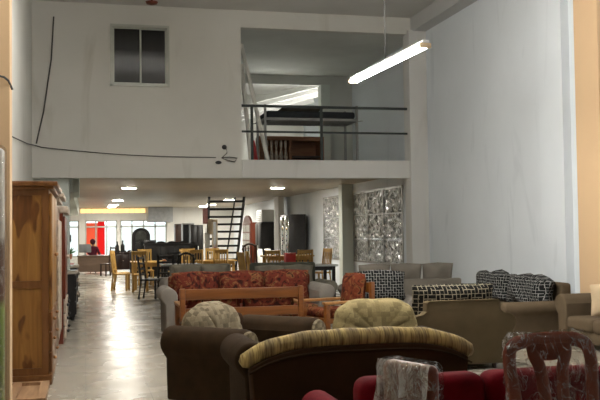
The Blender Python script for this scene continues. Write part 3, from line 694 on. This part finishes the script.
# plastic-wrapped dining chairs
def wrapped_chair(label, loc, rz, wrapmat='plastic_wrap', lean=.06):
    t = thing('dining_chair', label, 'chair', loc, rz, 'plastic-wrapped dining chairs')
    w, h = .5, 1.08; yb = .2
    def P(x, z): return (x, yb + max(0, z - .45) * lean / .6 * 1.6, .44 + (z - .44) * .95)
    pts = [P(-.185, .44), P(-.2, .65), P(-.215, .82), P(-.218, .91), P(-.2, .97), P(-.15, .995), P(-.07, 1.003), P(0, 1.005), P(.07, 1.003), P(.15, .995), P(.2, .97), P(.218, .91), P(.215, .82), P(.2, .65), P(.185, .44)]
    def cr(pts, k=4):
        out = []; p = [Vector(a) for a in pts]
        for i in range(len(p) - 1):
            a, b_, c_, d_ = p[max(i - 1, 0)], p[i], p[i + 1], p[min(i + 2, len(p) - 1)]
            for j in range(k):
                s = j / k; out.append(.5 * ((2 * b_) + (c_ - a) * s + (2 * a - 5 * b_ + 4 * c_ - d_) * s * s + (3 * b_ - a - 3 * c_ + d_) * s ** 3))
        return out + [p[-1]]
    br = obj('back_frame', tube(BM(), cr(pts), .03, 10, flat=(.034, .02), up=(0, 1, 0)), 'chair_wood', t)
    for s in (-1, 1):
        sp = [P(s * .05, .44), P(s * .048, .6), P(s * .05, .75), P(s * .062, .87), P(s * .085, .93), P(s * .09, .99)]
        obj('splat', tube(BM(), cr(sp), .03, 10, flat=(.033, .013), up=(0, 1, 0)), 'chair_wood', t)
        obj('leg', tube(BM(), [(s * .185, yb + .05, 0), (s * .185, yb, .44)], .02, 8), 'chair_wood', t)
        obj('leg', tube(BM(), [(s * .19, -.2, 0), (s * .19, -.2, .42)], .02, 8), 'chair_wood', t)
    obj('crest', tube(BM(), cr([P(-.1, .965), P(-.05, .95), P(0, .945), P(.05, .95), P(.1, .965)]), .03, 8, flat=(.045, .012), up=(0, 1, 0)), 'chair_wood', t)
    obj('seat', bb(BM(), -.22, .22, -.23, .22, .42, .48, r=.02), 'red_velvet', t)
    # the plastic film: a loose wrinkled sleeve round the backrest
    b = BM(); NU, NV = 64, 34; g = []
    for j in range(NV + 1):
        v = j / NV; row = []
        for i in range(NU):
            a = 2 * PI * i / NU
            z = .42 + v * .625
            k = 1 - max(0, (z - .86) / .22) ** 3.2 * .34
            ex = .245 * k; ey = (.055 if v < .97 else .025)
            x = ex * math.copysign(abs(math.cos(a)) ** .35, math.cos(a)); y = ey * math.copysign(abs(math.sin(a)) ** .7, math.sin(a))
            wv = .007 * math.sin(7 * a + 9 * v + 2.5 * math.sin(11 * v)) + .005 * math.sin(13 * a - 17 * v)
            p = P(x * (1 + wv), z); row.append(b.verts.new((p[0], p[1] + y + wv * 1.2, p[2] + wv * .5)))
        g.append(row)
    for j in range(NV):
        for i in range(NU): b.faces.new((g[j][i], g[j][(i + 1) % NU], g[j + 1][(i + 1) % NU], g[j + 1][i]))
    b.faces.new(g[-1])
    obj('plastic_wrap', b, wrapmat, t)
    return t
wrapped_chair('red-brown dining chair back wrapped in clear plastic at the bottom right corner', (2.17, 3.62, 0), R(2))
t = thing('dining_chair', 'plastic-wrapped solid-backed dining chair turned sideways in front of the red sofa', 'chair', (.905, 2.96, 0), R(-68), 'plastic-wrapped dining chairs')
bb_ = bb(BM(), -.125, .125, .215, .285, .42, 1.03, r=.028, seg=4); obj('backrest', bb_, 'chair_wood', t)
obj('seat', bb(BM(), -.21, .21, -.22, .21, .42, .48, r=.02), 'red_velvet', t)
for s in (-1, 1):
    obj('leg', tube(BM(), [(s * .17, .27, 0), (s * .17, .24, .42)], .02, 8), 'chair_wood', t)
    obj('leg', tube(BM(), [(s * .18, -.19, 0), (s * .18, -.19, .42)], .02, 8), 'chair_wood', t)
def wr(u, v):
    z = .45 + .585 * v; k = 1 - max(0, v - .93) * .4
    return ((-.14 + .28 * u) * k, .2 + .012 * math.sin(14 * u + 4 * math.sin(5 * v)) * (1 - v ** 6) + .006 * math.sin(31 * u + 9 * v) + max(0, v - .95) * .25, z)
obj('plastic_sheet', sheet(BM(), wr, 40, 40), 'plastic_wrap_thick', t)
b = bb(BM(), -.14, .14, .2, .3, .5, 1.043, r=.035, seg=4)
obj('plastic_wrap', b, 'plastic_wrap', t)

# ------------------------------------------------------------------ left side cabinets
def wardrobe():
    t = thing('wardrobe', 'tall golden-brown wooden wardrobe with panelled side against the left wall', 'wardrobe', (-.63, 10.3, 0))
    x0, x1, y0, y1, h = -.3, .27, -.86, .84, 2.06
    b = BM(); bb(b, x0, x1, y0 + .02, y1, .08, h - .08); obj('carcass', b, 'pine', t, False)
    b = BM()
    for xa, xb in ((x0, x0 + .06), (x1 - .07, x1)): bb(b, xa, xb, y0, y0 + .02, .08, h - .08)
    for za, zb in ((.08, .17), (.98, 1.05), (h - .14, h - .08)): bb(b, x0, x1, y0 + .002, y0 + .021, za, zb)
    obj('side_frame', b, 'pine_trim', t, False)
    b = BM(); bb(b, x0 - .02, x1 + .05, y0 - .05, y1 + .02, h - .08, h - .05, r=.006); bb(b, x0 - .02, x1 + .09, y0 - .08, y1 + .02, h - .05, h, r=.012); obj('cornice', b, 'pine_trim', t)
    b = BM(); bb(b, x0 - .02, x1 + .03, y0 - .03, y1 + .02, 0, .1, r=.008); obj('plinth', b, 'pine_trim', t)
    for k in range(2):
        ya = y0 + .02 + k * .83
        d = obj('door', bb(BM(), x1, x1 + .03, ya + .01, ya + .81, .75, h - .12, r=.008), 'pine', t)
        obj('handle', ball(BM(), (x1 + .05, ya + (.75 if k == 0 else .07), 1.3), .02), 'teak_pale', d)
        for q in range(3):
            dr = obj('drawer', bb(BM(), x1, x1 + .03, ya + .01, ya + .81, .12 + q * .205, .315 + q * .205, r=.01), 'pine_trim', t)
            obj('knob', ball(BM(), (x1 + .045, ya + .4, .22 + q * .205), .018), 'teak_pale', dr)
    return t
wardrobe()
t = thing('wardrobe', 'second wooden wardrobe with pale carved cornice behind the golden-brown wardrobe', 'wardrobe', (-.63, 11.95, 0))
b = BM(); bb(b, -.3, .26, -.7, .7, 0, 1.92); obj('carcass', b, 'pine_trim', t, False)
b = BM(); bb(b, -.32, .33, -.72, .72, 1.92, 1.97, r=.01); bb(b, -.32, .38, -.74, .74, 1.97, 2.03, r=.015); obj('cornice', b, 'carved_white', t)
for k in range(2):
    d = obj('door', bb(BM(), .26, .29, -.68 + k * .69, -.01 + k * .69, .1, 1.88, r=.01), 'pine_trim', t); obj('panel_moulding', bb(BM(), .29, .32, -.6 + k * .69, -.09 + k * .69, .25, 1.7, r=.012), 'carved_white', d)
t = thing('cabinet', 'tall dark red-brown carved cabinet with pale trim along the left wall', 'cabinet', (-.6, 13.65, 0))
b = BM(); bb(b, -.33, .3, -.75, .75, 0, 1.82); obj('carcass', b, 'red_wood', t, False)
b = BM(); bb(b, -.34, .37, -.78, .78, 1.82, 1.92, r=.02); obj('cornice', b, 'carved_white', t)
for k in range(2):
    d = obj('door', bb(BM(), .3, .33, -.73 + k * .74, -.01 + k * .74, .62, 1.78, r=.01), 'red_wood', t); obj('handle', ball(BM(), (.35, -.1 + k * .2, 1.2), .03), 'carved_white', d)
    for q in range(3):
        dr = obj('drawer', bb(BM(), .3, .34, -.73 + k * .74, -.01 + k * .74, .06 + q * .185, .23 + q * .185, r=.012), 'carved_white', t); obj('knob', ball(BM(), (.36, -.37 + k * .74, .145 + q * .185), .022), 'black_metal', dr)
def chest(label, loc):
    t = thing('chest_of_drawers', label, 'chest', loc)
    b = BM(); bb(b, -.3, .24, -.55, .55, .06, .82); obj('carcass', b, 'black_wood', t, False)
    obj('top', bb(BM(), -.32, .29, -.58, .58, .82, .86, r=.01), 'marble', t)
    for q in range(3):
        dr = obj('drawer', bb(BM(), .24, .265, -.53, .53, .1 + q * .24, .32 + q * .24, r=.01), 'black_wood', t)
        for s in (-.25, .25): obj('knob', ball(BM(), (.285, s, .21 + q * .24), .028), 'carved_white', dr)
    for sx in (-.26, .2):
        for sy in (-.5, .5): obj('foot', cyl(BM(), (sx, sy, 0), (sx, sy, .07), .03), 'black_wood', t)
    return t
c0 = chest('nearer black chest of drawers with pale marble top along the left wall', (-.42, 16.95, 0))
dup(c0, (-.42, 20.1, 0), 0, 'farther black chest of drawers beyond the green pillar')
# wooden panel lying flat in front of the wardrobe
t = thing('wooden_pallet', 'wooden frame panel lying flat on the floor before the wardrobe', 'panel', (-.65, 8.82, 0))
b = BM(); bb(b, -.3, .3, -.5, .5, 0, .03); obj('board', b, 'floor_panel_wood', t, False)
b = BM(); bb(b, -.3, .3, -.5, -.42, .03, .06); bb(b, -.3, .3, .42, .5, .03, .06); bb(b, -.3, -.22, -.42, .42, .03, .06); bb(b, .22, .3, -.42, .42, .03, .06); bb(b, -.04, .04, -.42, .42, .03, .06)
obj('border', b, 'floor_panel_wood', t, False)
b = bb(BM(), -.3, .05, -.09, .09, 0, 2.22, r=.03, seg=3)
t = thing('wrapped_bundle', 'tall grey, brown and green banded bundle standing at the left edge', 'panel', (-.69, 7.62, 0))
obj('cloth', b, 'banded_cloth', t)
b = BM(); bb(b, -.31, .065, -.105, .105, .01, 2.24, r=.03, seg=3); obj('plastic_cover', b, 'plastic_wrap', t)

# ------------------------------------------------------------------ dining sets and cabinets further back
def chair(name, label, loc, rz, wd, style='slat', h=1.0, group=None, seat_m=None):
    t = thing(name, label, 'chair', loc, rz, group)
    w, d = .42, .42
    obj('seat', bb(BM(), -w / 2, w / 2, -d / 2, d / 2, .43, .47, r=.01), seat_m or wd, t)
    for s in (-1, 1):
        obj('leg', bb(BM(), s * .18 - .02, s * .18 + .02, -.19, -.15, 0, .43), wd, t, False)
        obj('leg', tube(BM(), [(s * .18, .24, 0), (s * .18, .18, .45), (s * .18, .26, h)], .02, 4, flat=(.028, .028)), wd, t, False)
    b = BM()
    if style == 'slat':
        box(b, .36, .025, .09, (0, .255, h - .05), (R(-8), 0, 0)); box(b, .34, .02, .04, (0, .195, .58), (R(-8), 0, 0))
        for i in range(4): box(b, .03, .015, h - .66, (-.105 + i * .07, .225, (h + .5) / 2 + .01), (R(-8), 0, 0))
    elif style == 'ladder':
        for i in range(4): box(b, .36, .022, .05, (0, .2 + .016 * i, .58 + i * (h - .6) / 3.2), (R(-8), 0, 0))
    else:
        pts = [(.2 * math.cos(a), .255, h - .14 + .17 * math.sin(a)) for a in [PI * k / 14 for k in range(15)]]
        tube(b, pts, .026, 8, up=(0, 1, 0))
        for i in range(4): cyl(b, (-.12 + i * .08, .19, .47), (-.12 + i * .08, .25, h - .03), .014, seg=6)
    obj('backrest', b, wd, t)
    return t
def table(name, label, loc, rz, w, d, wd, top=None, h=.76):
    t = thing(name, label, 'table', loc, rz)
    obj('tabletop', bb(BM(), -w / 2, w / 2, -d / 2, d / 2, h - .04, h, r=.01), top or wd, t)
    for sy in (-1, 1): obj('apron', bb(BM(), -w / 2 + .08, w / 2 - .08, sy * (d / 2 - .09) - .01, sy * (d / 2 - .09) + .01, h - .13, h - .04), wd, t, False)
    for sx in (-1, 1):
        for sy in (-1, 1): obj('leg', bb(BM(), sx * (w / 2 - .09) - .035, sx * (w / 2 - .09) + .035, sy * (d / 2 - .09) - .035, sy * (d / 2 - .09) + .035, 0, h - .04), wd, t, False)
    return t
table('dining_table', 'yellow wooden dining table nearest the aisle', (1.75, 25.5, 0), 0, 1.0, 1.5, 'yellow_wood')
g = 'yellow chairs round the aisle table'
y0 = chair('dining_chair', 'yellow slat-back chair on the aisle side of the yellow table', (.96, 24.85, 0), R(75), 'yellow_wood', 'slat', 1.08, g)
dup(y0, (1.42, 24.1, 0), R(172), 'yellow chair at the near end of the aisle table')
dup(y0, (.98, 25.75, 0), R(95), 'yellow chair at the far aisle side of the aisle table')
dup(y0, (1.75, 26.8, 0), R(5), 'yellow chair at the far end of the aisle table')
dup(y0, (2.42, 25.6, 0), R(-85), 'yellow chair on the inner side of the aisle table')
chair('dining_chair', 'black slat-back chair standing sideways by the aisle', (1.5, 21.3, 0), R(68), 'black_wood', 'ladder', 1.0)
table('dining_table', 'black dining table with pale glass top beside the aisle set', (2.35, 22.95, 0), 0, 1.0, .9, 'black_wood', 'dusty_glass')
chair('dining_chair', 'black round-backed chair in front of the black table', (2.35, 21.65, 0), R(178), 'black_wood', 'arch', 1.02)
chair('dining_chair', 'black ladder-back chair at the near left corner of the black table', (1.9, 21.75, 0), R(172), 'black_wood', 'ladder', 1.02)
chair('dining_chair', 'black ladder-back chair at the far side of the black table', (2.3, 23.85, 0), R(0), 'black_wood', 'ladder', 1.05)
o = tag(obj('orange', ball(BM(), (1.95, 22.85, .82), .06), 'orange_skin'), 'orange fruit on the black dining table', 'fruit')
table('dining_table', 'yellow dining table before the staircase', (3.5, 25.6, 0), 0, 1.4, .9, 'yellow_wood')
for i, (x, y, a, lab) in enumerate(((2.95, 24.75, 180, 'left near yellow chair at the table before the staircase'), (3.65, 24.7, 176, 'right near yellow chair at the table before the staircase'),
                        (3.0, 26.5, 2, 'left far yellow chair at the table before the staircase'), (3.7, 26.5, -4, 'right far yellow chair at the table before the staircase'))):
    dup(y0, (x, y, 0), R(a), lab, 'yellow chairs at the staircase table')
table('dining_table', 'dining table with wide dusty glass top before the black display cabinets', (4.95, 20.4, 0), 0, 1.5, .95, 'black_wood', 'dusty_glass')
for x, y, a, lab in ((3.72, 20.3, 100, 'yellow chair turned sideways left of the glass table'), (4.0, 20.95, 85, 'second yellow chair left of the glass table, just behind the first'),
                     (4.55, 22.2, 185, 'left yellow chair behind the glass table'), (5.4, 22.1, 178, 'right yellow chair behind the glass table'), (6.05, 22.9, -70, 'yellow chair at the right end of the far yellow table')):
    dup(y0, (x, y, 0), R(a), lab, 'yellow chairs by the glass table')
table('dining_table', 'yellow dining table behind the glass table', (5.2, 23.1, 0), 0, 1.3, .8, 'yellow_wood', h=.92)
t = thing('storage_box', 'small red box beside the yellow table legs', 'box', (5.05, 22.1, 0)); 
b = BM(); bb(b, -.13, .13, -.1, .1, .0, .98, r=.01); obj('carton', b, 'red_paint', t); obj('lid', bb(BM(), -.14, .14, -.11, .11, .98, 1.0), 'red_paint', t)
# black round-back settee top behind yellow chairs
chair('lounge_chair', 'dark round-topped chair between the yellow chairs and the tall cabinets', (4.25, 22.9, 0), R(10), 'dark_wood', 'arch', 1.2)

# tall cabinets along the right wall
def tall_cab(name, label, loc, w, d, h, body, front=None, doors=2, rz=0):
    t = thing(name, label, 'cabinet', loc, rz)
    obj('carcass', bb(BM(), -w / 2, w / 2, -d / 2, d / 2, 0, h, r=.01), body, t)
    for k in range(doors):
        x0 = -w / 2 + .02 + k * (w - .04) / doors; x1 = x0 + (w - .04) / doors - .01
        dd = obj('door', bb(BM(), x0, x1, -d / 2 - .025, -d / 2, .08, h - .06, r=.008), front or body, t)
        obj('handle', bb(BM(), (x1 - .06) if k == 0 else (x0 + .03), (x1 - .03) if k == 0 else (x0 + .06), -d / 2 - .05, -d / 2 - .025, h * .45, h * .55), 'white_metal', dd, False)
    return t
t = tall_cab('display_cabinet', 'tall black cabinet with mirrored doors against the white right wall', (6.58, 28.3, 0), 1.3, .55, 2.1, 'black_wood', 'mirror', 2, R(-90))
tall_cab('wardrobe', 'tall black wardrobe with a white box on top beside the white column', (6.52, 32.5, 0), 1.1, .55, 1.92, 'black_wood', None, 2, R(-90))
t = thing('air_conditioner', 'white boxy unit on top of the black wardrobe', 'appliance', (6.52, 32.5, 1.92)); obj('casing', bb(BM(), -.25, .25, -.5, .5, 0, .45, r=.03), 'white_plastic', t)
b = BM(); [bb(b, -.26, -.25, -.4, .4, .06 + k * .07, .09 + k * .07) for k in range(5)]; obj('grille', b, 'grey_plastic', t, False)
t = tall_cab('bookcase', 'red-brown glazed cabinet with arched top near the staircase', (6.62, 35.4, 0), 1.8, .6, 1.95, 'red_wood', None, 0, R(-90))
b = BM(); pts = [(-.85 + 1.7 * k / 12, 1.95 + .28 * math.sin(PI * k / 12) ** .7) for k in range(13)]; prism(b, pts, -.3, -.22); obj('arched_crest', b, 'red_wood', t)
for k in range(2):
    d = obj('door', bb(BM(), -.83 + k * .84, -.02 + k * .84, -.325, -.3, .1, 1.9), 'red_wood', t, False)
    for q in range(5):
        for s in range(3): obj('pane', bb(BM(), -.79 + k * .84 + s * .25, -.57 + k * .84 + s * .25, -.332, -.325, .3 + q * .32, .56 + q * .32), 'mirror', d, False)
# white shoes-like pair of chair backs
for i, x in enumerate((5.0, 5.25)):
    t = thing('white_chair', ('left of two slim white seat backs before the black wardrobe', 'right of two slim white seat backs before the black wardrobe')[i], 'chair', (x, 25.2, 0), R(15), 'slim white seat backs')
    b = pillow(BM(), .2, .55, .06, 8); move(b, (0, .18, .52), (R(-16), 0, 0)); obj('backrest', b, 'white_plastic', t)
    obj('seat', bb(BM(), -.1, .1, -.2, .2, .44, .48, r=.015), 'white_plastic', t)
    for sx in (-1, 1):
        for sy in (-1, 1): obj('leg', cyl(BM(), (sx * .08, sy * .17, 0), (sx * .08, sy * .17, .44), .013, seg=6), 'white_metal', t)

# staircase up to the mezzanine
t = thing('staircase', 'black steel open-tread staircase rising to the mezzanine', 'staircase', (0, 0, 0))
B0, B1, T0, T1 = Vector((4.55, 34.4, 0)), Vector((5.68, 34.4, 0)), Vector((4.2, 30.9, ZS)), Vector((5.44, 30.9, ZS))
for a, c_ in ((B0, T0), (B1, T1)):
    b = BM(); tube(b, [a, c_], .05, 4, flat=(.05, .13)); obj('stringer', b, 'black_metal', t, False)
for k in range(1, 11):
    s = k / 10.6; p, q = B0.lerp(T0, s), B1.lerp(T1, s); m = (p + q) / 2
    obj('tread', box(BM(), (q - p).length, .27, .075, m, (0, 0, 0)), 'black_metal', t, False)
b = BM(); tube(b, [B1 + Vector((-.3, 0, .9)), T1 + Vector((-.28, .25, -.02))], .03, 6); obj('handrail', b, 'black_metal', t)
obj('railing_post', cyl(BM(), B1 + Vector((-.3, 0, .3)), B1 + Vector((-.3, 0, .95)), .03, seg=6), 'black_metal', t)

# dark furniture in front of the staircase and along the far wall
tall_cab('wardrobe', 'dark red-brown wardrobe leftmost of the tall ones near the far wall', (4.15, 40.6, 0), .42, .5, 1.98, 'dark_wood', None, 1)
tall_cab('wardrobe', 'charcoal wardrobe between the dark brown and black ones', (4.27, 38.2, 0), .5, .5, 1.98, 'grey_plastic', 'mattress_dark', 2)
tall_cab('wardrobe', 'black wardrobe left of the staircase', (4.36, 36.0, 0), .5, .5, 1.88, 'black_wood', None, 2)
t = thing('coat_stand', 'narrow stand with hanging pale and pink cloths beside the staircase', 'stand', (3.96, 29.5, 0))
obj('base', cyl(BM(), (0, 0, 0), (0, 0, .04), .2), 'black_metal', t); obj('pole', cyl(BM(), (0, 0, .04), (0, 0, 2.4), .025), 'black_metal', t)
for i, (x, z, m_) in enumerate(((-.09, 1.95, 'pink_cloth'), (.07, 1.6, 'lampshade_fabric'), (-.03, 1.15, 'white_plastic'))):
    obj('cloth', move(pillow(BM(), .17, .5, .12, 8), (x, -.05, z - .1)), m_, t)
t = thing('standing_mirror', 'tall narrow mirror with pale frame in front of the staircase', 'mirror', (4.12, 29.0, 0))
b = BM(); bb(b, -.09, -.05, -.02, .02, .0, 1.95); bb(b, .05, .09, -.02, .02, 0, 1.95); bb(b, -.09, .09, -.02, .02, 1.9, 1.98); bb(b, -.09, .09, -.02, .02, .1, .16); bb(b, -.09, .09, -.2, .2, 0, .05); obj('frame', b, 'lampshade_fabric', t, False)
obj('glass', bb(BM(), -.05, .05, -.01, .005, .16, 1.9), 'mirror', t, False)
def headboard(label, loc, w, h, m='black_wood'):
    t = thing('sideboard', label, 'sideboard', loc)
    obj('carcass', bb(BM(), -w / 2, w / 2, -.22, .22, .1, h - .1, r=.01), m, t); obj('top', bb(BM(), -w / 2 - .03, w / 2 + .03, -.25, .25, h - .1, h - .05, r=.01), m, t)
    n = max(2, int(w / .45))
    for k in range(n):
        x0 = -w / 2 + .03 + k * (w - .06) / n; d = obj('door', bb(BM(), x0 + .01, x0 + (w - .06) / n - .01, -.245, -.22, .15, h - .15, r=.008), m, t); obj('knob', ball(BM(), (x0 + .06, -.26, h * .55), .02), 'carved_white', d)
    for sx in (-1, 1):
        for sy in (-1, 1): obj('foot', cyl(BM(), (sx * (w / 2 - .06), sy * .17, 0), (sx * (w / 2 - .06), sy * .17, .1), .03), m, t)
    b = BM(); prism(b, [(-w / 2, h - .05)] + [(-w / 2 + w * k / 16, h - .05 + .07 * (abs(math.sin(4 * PI * k / 16)) ** .5) + .015) for k in range(17)] + [(w / 2, h - .05)], .17, .2); obj('carved_crest', b, m, t)
    return t
headboard('long black carved sideboard behind the black dining set', (2.7, 30.5, 0), 1.5, 1.25)
headboard('black sideboard standing right of the long carved one', (3.45, 32.6, 0), 1.0, 1.2)
# arched mirror cabinet by the windows
t = thing('mirror_cabinet', 'black dresser with arched mirror before the street windows', 'cabinet', (2.18, 36.2, 0))
obj('base', bb(BM(), -.45, .45, -.22, .22, 0, .85, r=.01), 'black_wood', t)
b = BM(); pts = [(-.36, .85)] + [(-.36 * math.cos(PI * k / 14), 1.45 + .34 * math.sin(PI * k / 14)) for k in range(15)] + [(.36, .85)]; prism(b, pts, .05, .15); obj('arched_frame', b, 'black_wood', t)
b = BM(); pts = [(-.22, .9)] + [(-.22 * math.cos(PI * k / 14), 1.45 + .24 * math.sin(PI * k / 14)) for k in range(15)] + [(.22, .9)]; prism(b, pts, .03, .049); obj('mirror_glass', b, 'mirror', t)
# office corner
t = thing('desk', 'brown panelled counter desk at the far left end of the aisle', 'desk', (.36, 36.3, 0))
obj('top', bb(BM(), -.68, .68, -.35, .35, .68, .72, r=.01), 'desk_wood', t); obj('front_panel', bb(BM(), -.64, .64, -.3, -.27, .08, .68), 'desk_wood', t, False)
for s in (-1, 1): obj('side_panel', bb(BM(), s * .63 - .02, s * .63 + .02, -.32, .32, 0, .68), 'desk_wood', t, False)
chair('office_chair', 'dark chair standing in front of the brown desk', (.8, 34.0, 0), R(-60), 'dark_wood', 'ladder', 1.08)
def monitor(label, loc, rz, m='dark_plastic', w=.46):
    t = thing('monitor', label, 'monitor', loc, rz); obj('screen', bb(BM(), -w / 2, w / 2, -.02, .03, .12, .45, r=.008), m, t); obj('stand', bb(BM(), -.03, .03, 0, .03, .015, .2), m, t, False); obj('base', bb(BM(), -.1, .1, -.07, .09, 0, .015), m, t, False); return t
monitor('grey monitor seen from behind on the brown desk', (.0, 36.3, .72), R(180), 'grey_plastic')
monitor('dark monitor on the black cabinet by the window', (2.45, 35.0, .85), R(170))
headboard('low black cabinet under a dark monitor by the window', (2.35, 35.0, 0), 1.0, .9)
# person seated behind the desk
def person(loc, rz):
    J = {'pel': (0, 0, .5), 'wa': (0, .01, .68), 'ch': (0, .0, .93), 'nk': (0, -.02, 1.07), 'nk2': (0, -.03, 1.13), 'hd': (0, -.04, 1.22), 'ht': (0, -.03, 1.3),
         'sl': (-.19, 0, 1.0), 'el': (-.25, -.08, .76), 'hl': (-.14, -.33, .76), 'sr': (.19, 0, 1.0), 'er': (.25, -.08, .76), 'hr': (.14, -.33, .76),
         'tl': (-.1, 0, .48), 'kl': (-.12, -.42, .48), 'al': (-.12, -.42, .09), 'fl': (-.12, -.56, .04), 'tr': (.1, 0, .48), 'kr': (.12, -.42, .48), 'ar': (.12, -.42, .09), 'fr': (.12, -.56, .04)}
    rad = {'pel': .15, 'wa': .13, 'ch': .15, 'nk': .06, 'nk2': .055, 'hd': .09, 'ht': .075, 'sl': .07, 'el': .045, 'hl': .03, 'sr': .07, 'er': .045, 'hr': .03, 'tl': .09, 'kl': .065, 'al': .045, 'fl': .035, 'tr': .09, 'kr': .065, 'ar': .045, 'fr': .035}
    E_ = [('pel', 'wa'), ('wa', 'ch'), ('ch', 'nk'), ('nk', 'nk2'), ('nk2', 'hd'), ('hd', 'ht'), ('ch', 'sl'), ('sl', 'el'), ('el', 'hl'), ('ch', 'sr'), ('sr', 'er'), ('er', 'hr'), ('pel', 'tl'), ('tl', 'kl'), ('kl', 'al'), ('al', 'fl'), ('pel', 'tr'), ('tr', 'kr'), ('kr', 'ar'), ('ar', 'fr')]
    def skin(nm, keys, edges, rads, mname, parent, root, extra=None):
        J2 = dict(J); J2.update(extra or {})
        me = bpy.data.meshes.new(nm); ks = list(keys); me.from_pydata([J2[k] for k in ks], [(ks.index(a), ks.index(c_)) for a, c_ in edges], [])
        o = bpy.data.objects.new(nm, me); C.objects.link(o)
        md = o.modifiers.new('Skin', 'SKIN'); sub = o.modifiers.new('Subdivision', 'SUBSURF'); sub.levels = sub.render_levels = 1
        for i, k in enumerate(ks): me.skin_vertices[0].data[i].radius = (rads[k], rads[k])
        me.skin_vertices[0].data[ks.index(root)].use_root = True
        dg = bpy.context.evaluated_depsgraph_get(); ev = bpy.data.meshes.new_from_object(o.evaluated_get(dg)); o.modifiers.clear(); o.data = ev
        ev.materials.clear(); ev.materials.append(MATS[mname]); ev.shade_smooth(); o.parent = parent; return o
    t = thing('person', 'person in a maroon top sitting behind the brown desk', 'person', loc, rz)
    fe = []; ex = {}; rr = dict(rad)
    for s, hn in ((-1, 'hl'), (1, 'hr')):
        hx, hy, hz = J[hn]
        for f_ in range(5):
            dx = (f_ - 2) * .018; ln = (.05, .075, .085, .08, .06)[f_]
            k1, k2 = hn + 'a%d' % f_, hn + 'b%d' % f_
            ex[k1] = (hx + dx, hy - ln * .55, hz - .002); ex[k2] = (hx + dx * 1.15, hy - ln, hz - .012); rr[k1] = .009; rr[k2] = .008
            fe += [(hn, k1), (k1, k2)]
    body = skin('body', list(J) + list(ex), E_ + fe, rr, 'skin', t, 'pel', ex)
    cl = {k: v * 1.14 for k, v in rad.items()}
    skin('maroon_top', ['pel', 'wa', 'ch', 'nk', 'sl', 'el', 'hl', 'sr', 'er', 'hr'], [('pel', 'wa'), ('wa', 'ch'), ('ch', 'nk'), ('ch', 'sl'), ('sl', 'el'), ('el', 'hl'), ('ch', 'sr'), ('sr', 'er'), ('er', 'hr')], {**cl, 'hl': .04, 'hr': .04}, 'maroon_cloth', t, 'pel', {'hl': (-.16, -.26, .76), 'hr': (.16, -.26, .76)})
    skin('trousers', ['pel', 'tl', 'kl', 'al', 'tr', 'kr', 'ar'], [('pel', 'tl'), ('tl', 'kl'), ('kl', 'al'), ('pel', 'tr'), ('tr', 'kr'), ('kr', 'ar')], cl, 'mattress_dark', t, 'pel')
    b = BM(); ball(b, (0, .005, 1.26), .108, (1, 1.05, 1.1), 16, 12); bmesh.ops.delete(b, geom=[v for v in b.verts if v.co.y < -.05 and v.co.z < 1.3], context='VERTS'); obj('hair', b, 'hair', t)
    for s in (-1, 1): obj('eye', ball(BM(), (s * .032, -.125, 1.235), .011), 'dark_plastic', t)
    obj('nose', ball(BM(), (0, -.14, 1.21), .016, (.8, 1, 1.3)), 'skin', t); obj('mouth', box(BM(), .045, .01, .012, (0, -.128, 1.17)), 'maroon_cloth', t)
    return t
person((.3, 36.95, 0), R(150))
t = thing('stool', 'plain dark stool under the person behind the desk', 'stool', (.3, 36.98, 0)); obj('seat', cyl(BM(), (0, 0, .28), (0, 0, .31), .19), 'dark_wood', t)
for a in range(4): obj('leg', cyl(BM(), (.14 * math.cos(a * PI / 2 + .8), .14 * math.sin(a * PI / 2 + .8), 0), (.12 * math.cos(a * PI / 2 + .8), .12 * math.sin(a * PI / 2 + .8), .28), .018), 'dark_wood', t)
# potted plant and white shelf
t = thing('shelf_unit', 'low white shelf unit at the far left wall', 'shelf', (-.66, 35.8, 0))
b = BM(); bb(b, -.3, .3, -.25, .25, .56, .6); bb(b, -.3, .3, -.25, .25, .2, .24); bb(b, -.3, -.27, -.25, .25, 0, .56); bb(b, .27, .3, -.25, .25, 0, .56); obj('frame', b, 'white_plastic', t, False)
obj('basket', bb(BM(), -.24, .24, -.2, .2, .24, .45, r=.03), 'pink_cloth', t)
t = thing('potted_plant', 'green leafy pot plant beside the brown desk', 'plant', (-.6, 35.8, .6)); obj('pot', lathe(BM(), [(.09, 0), (.13, .18), (.14, .2)], 14), 'terracotta', t)
b = BM(); rd = random.Random(4)
for k in range(26):
    a, e, l = rd.random() * 2 * PI, R(20 + rd.random() * 60), .22 + rd.random() * .16
    d = Vector((math.cos(a) * math.cos(e), math.sin(a) * math.cos(e), math.sin(e)))
    tube(b, [Vector((0, 0, .18)), Vector((0, 0, .18)) + d * l * .5, Vector((0, 0, .18)) + d * l + Vector((0, 0, -.04))], [.006, .03, .004], 5)
obj('foliage', b, 'leaf', t)
t = thing('wall_speaker', 'black box fixed high on the left wall near the windows', 'speaker', (XL, 38.5, 1.25)); obj('cabinet', bb(BM(), 0, .42, -.15, .15, 0, .3, r=.02), 'dark_plastic', t); obj('bracket', bb(BM(), 0, .1, -.05, .05, -.12, .02), 'dark_plastic', t)
for i, (x, h) in enumerate(((1.28, .42), (1.5, .46))):
    t = thing('bottle', ('shorter dark bottle shape on the low counter by the window', 'taller dark bottle shape on the low counter by the window')[i], 'bottle', (x, 37.4, .8)); obj('body', lathe(BM(), [(.08, 0), (.08, h * .6), (.03, h * .8), (.03, h)], 12), 'dark_plastic', t); obj('cap', cyl(BM(), (0, 0, h), (0, 0, h + .03), .035), 'dark_plastic', t)
headboard('low dark counter below the street windows', (1.45, 37.4, 0), .9, .85, 'dark_wood')
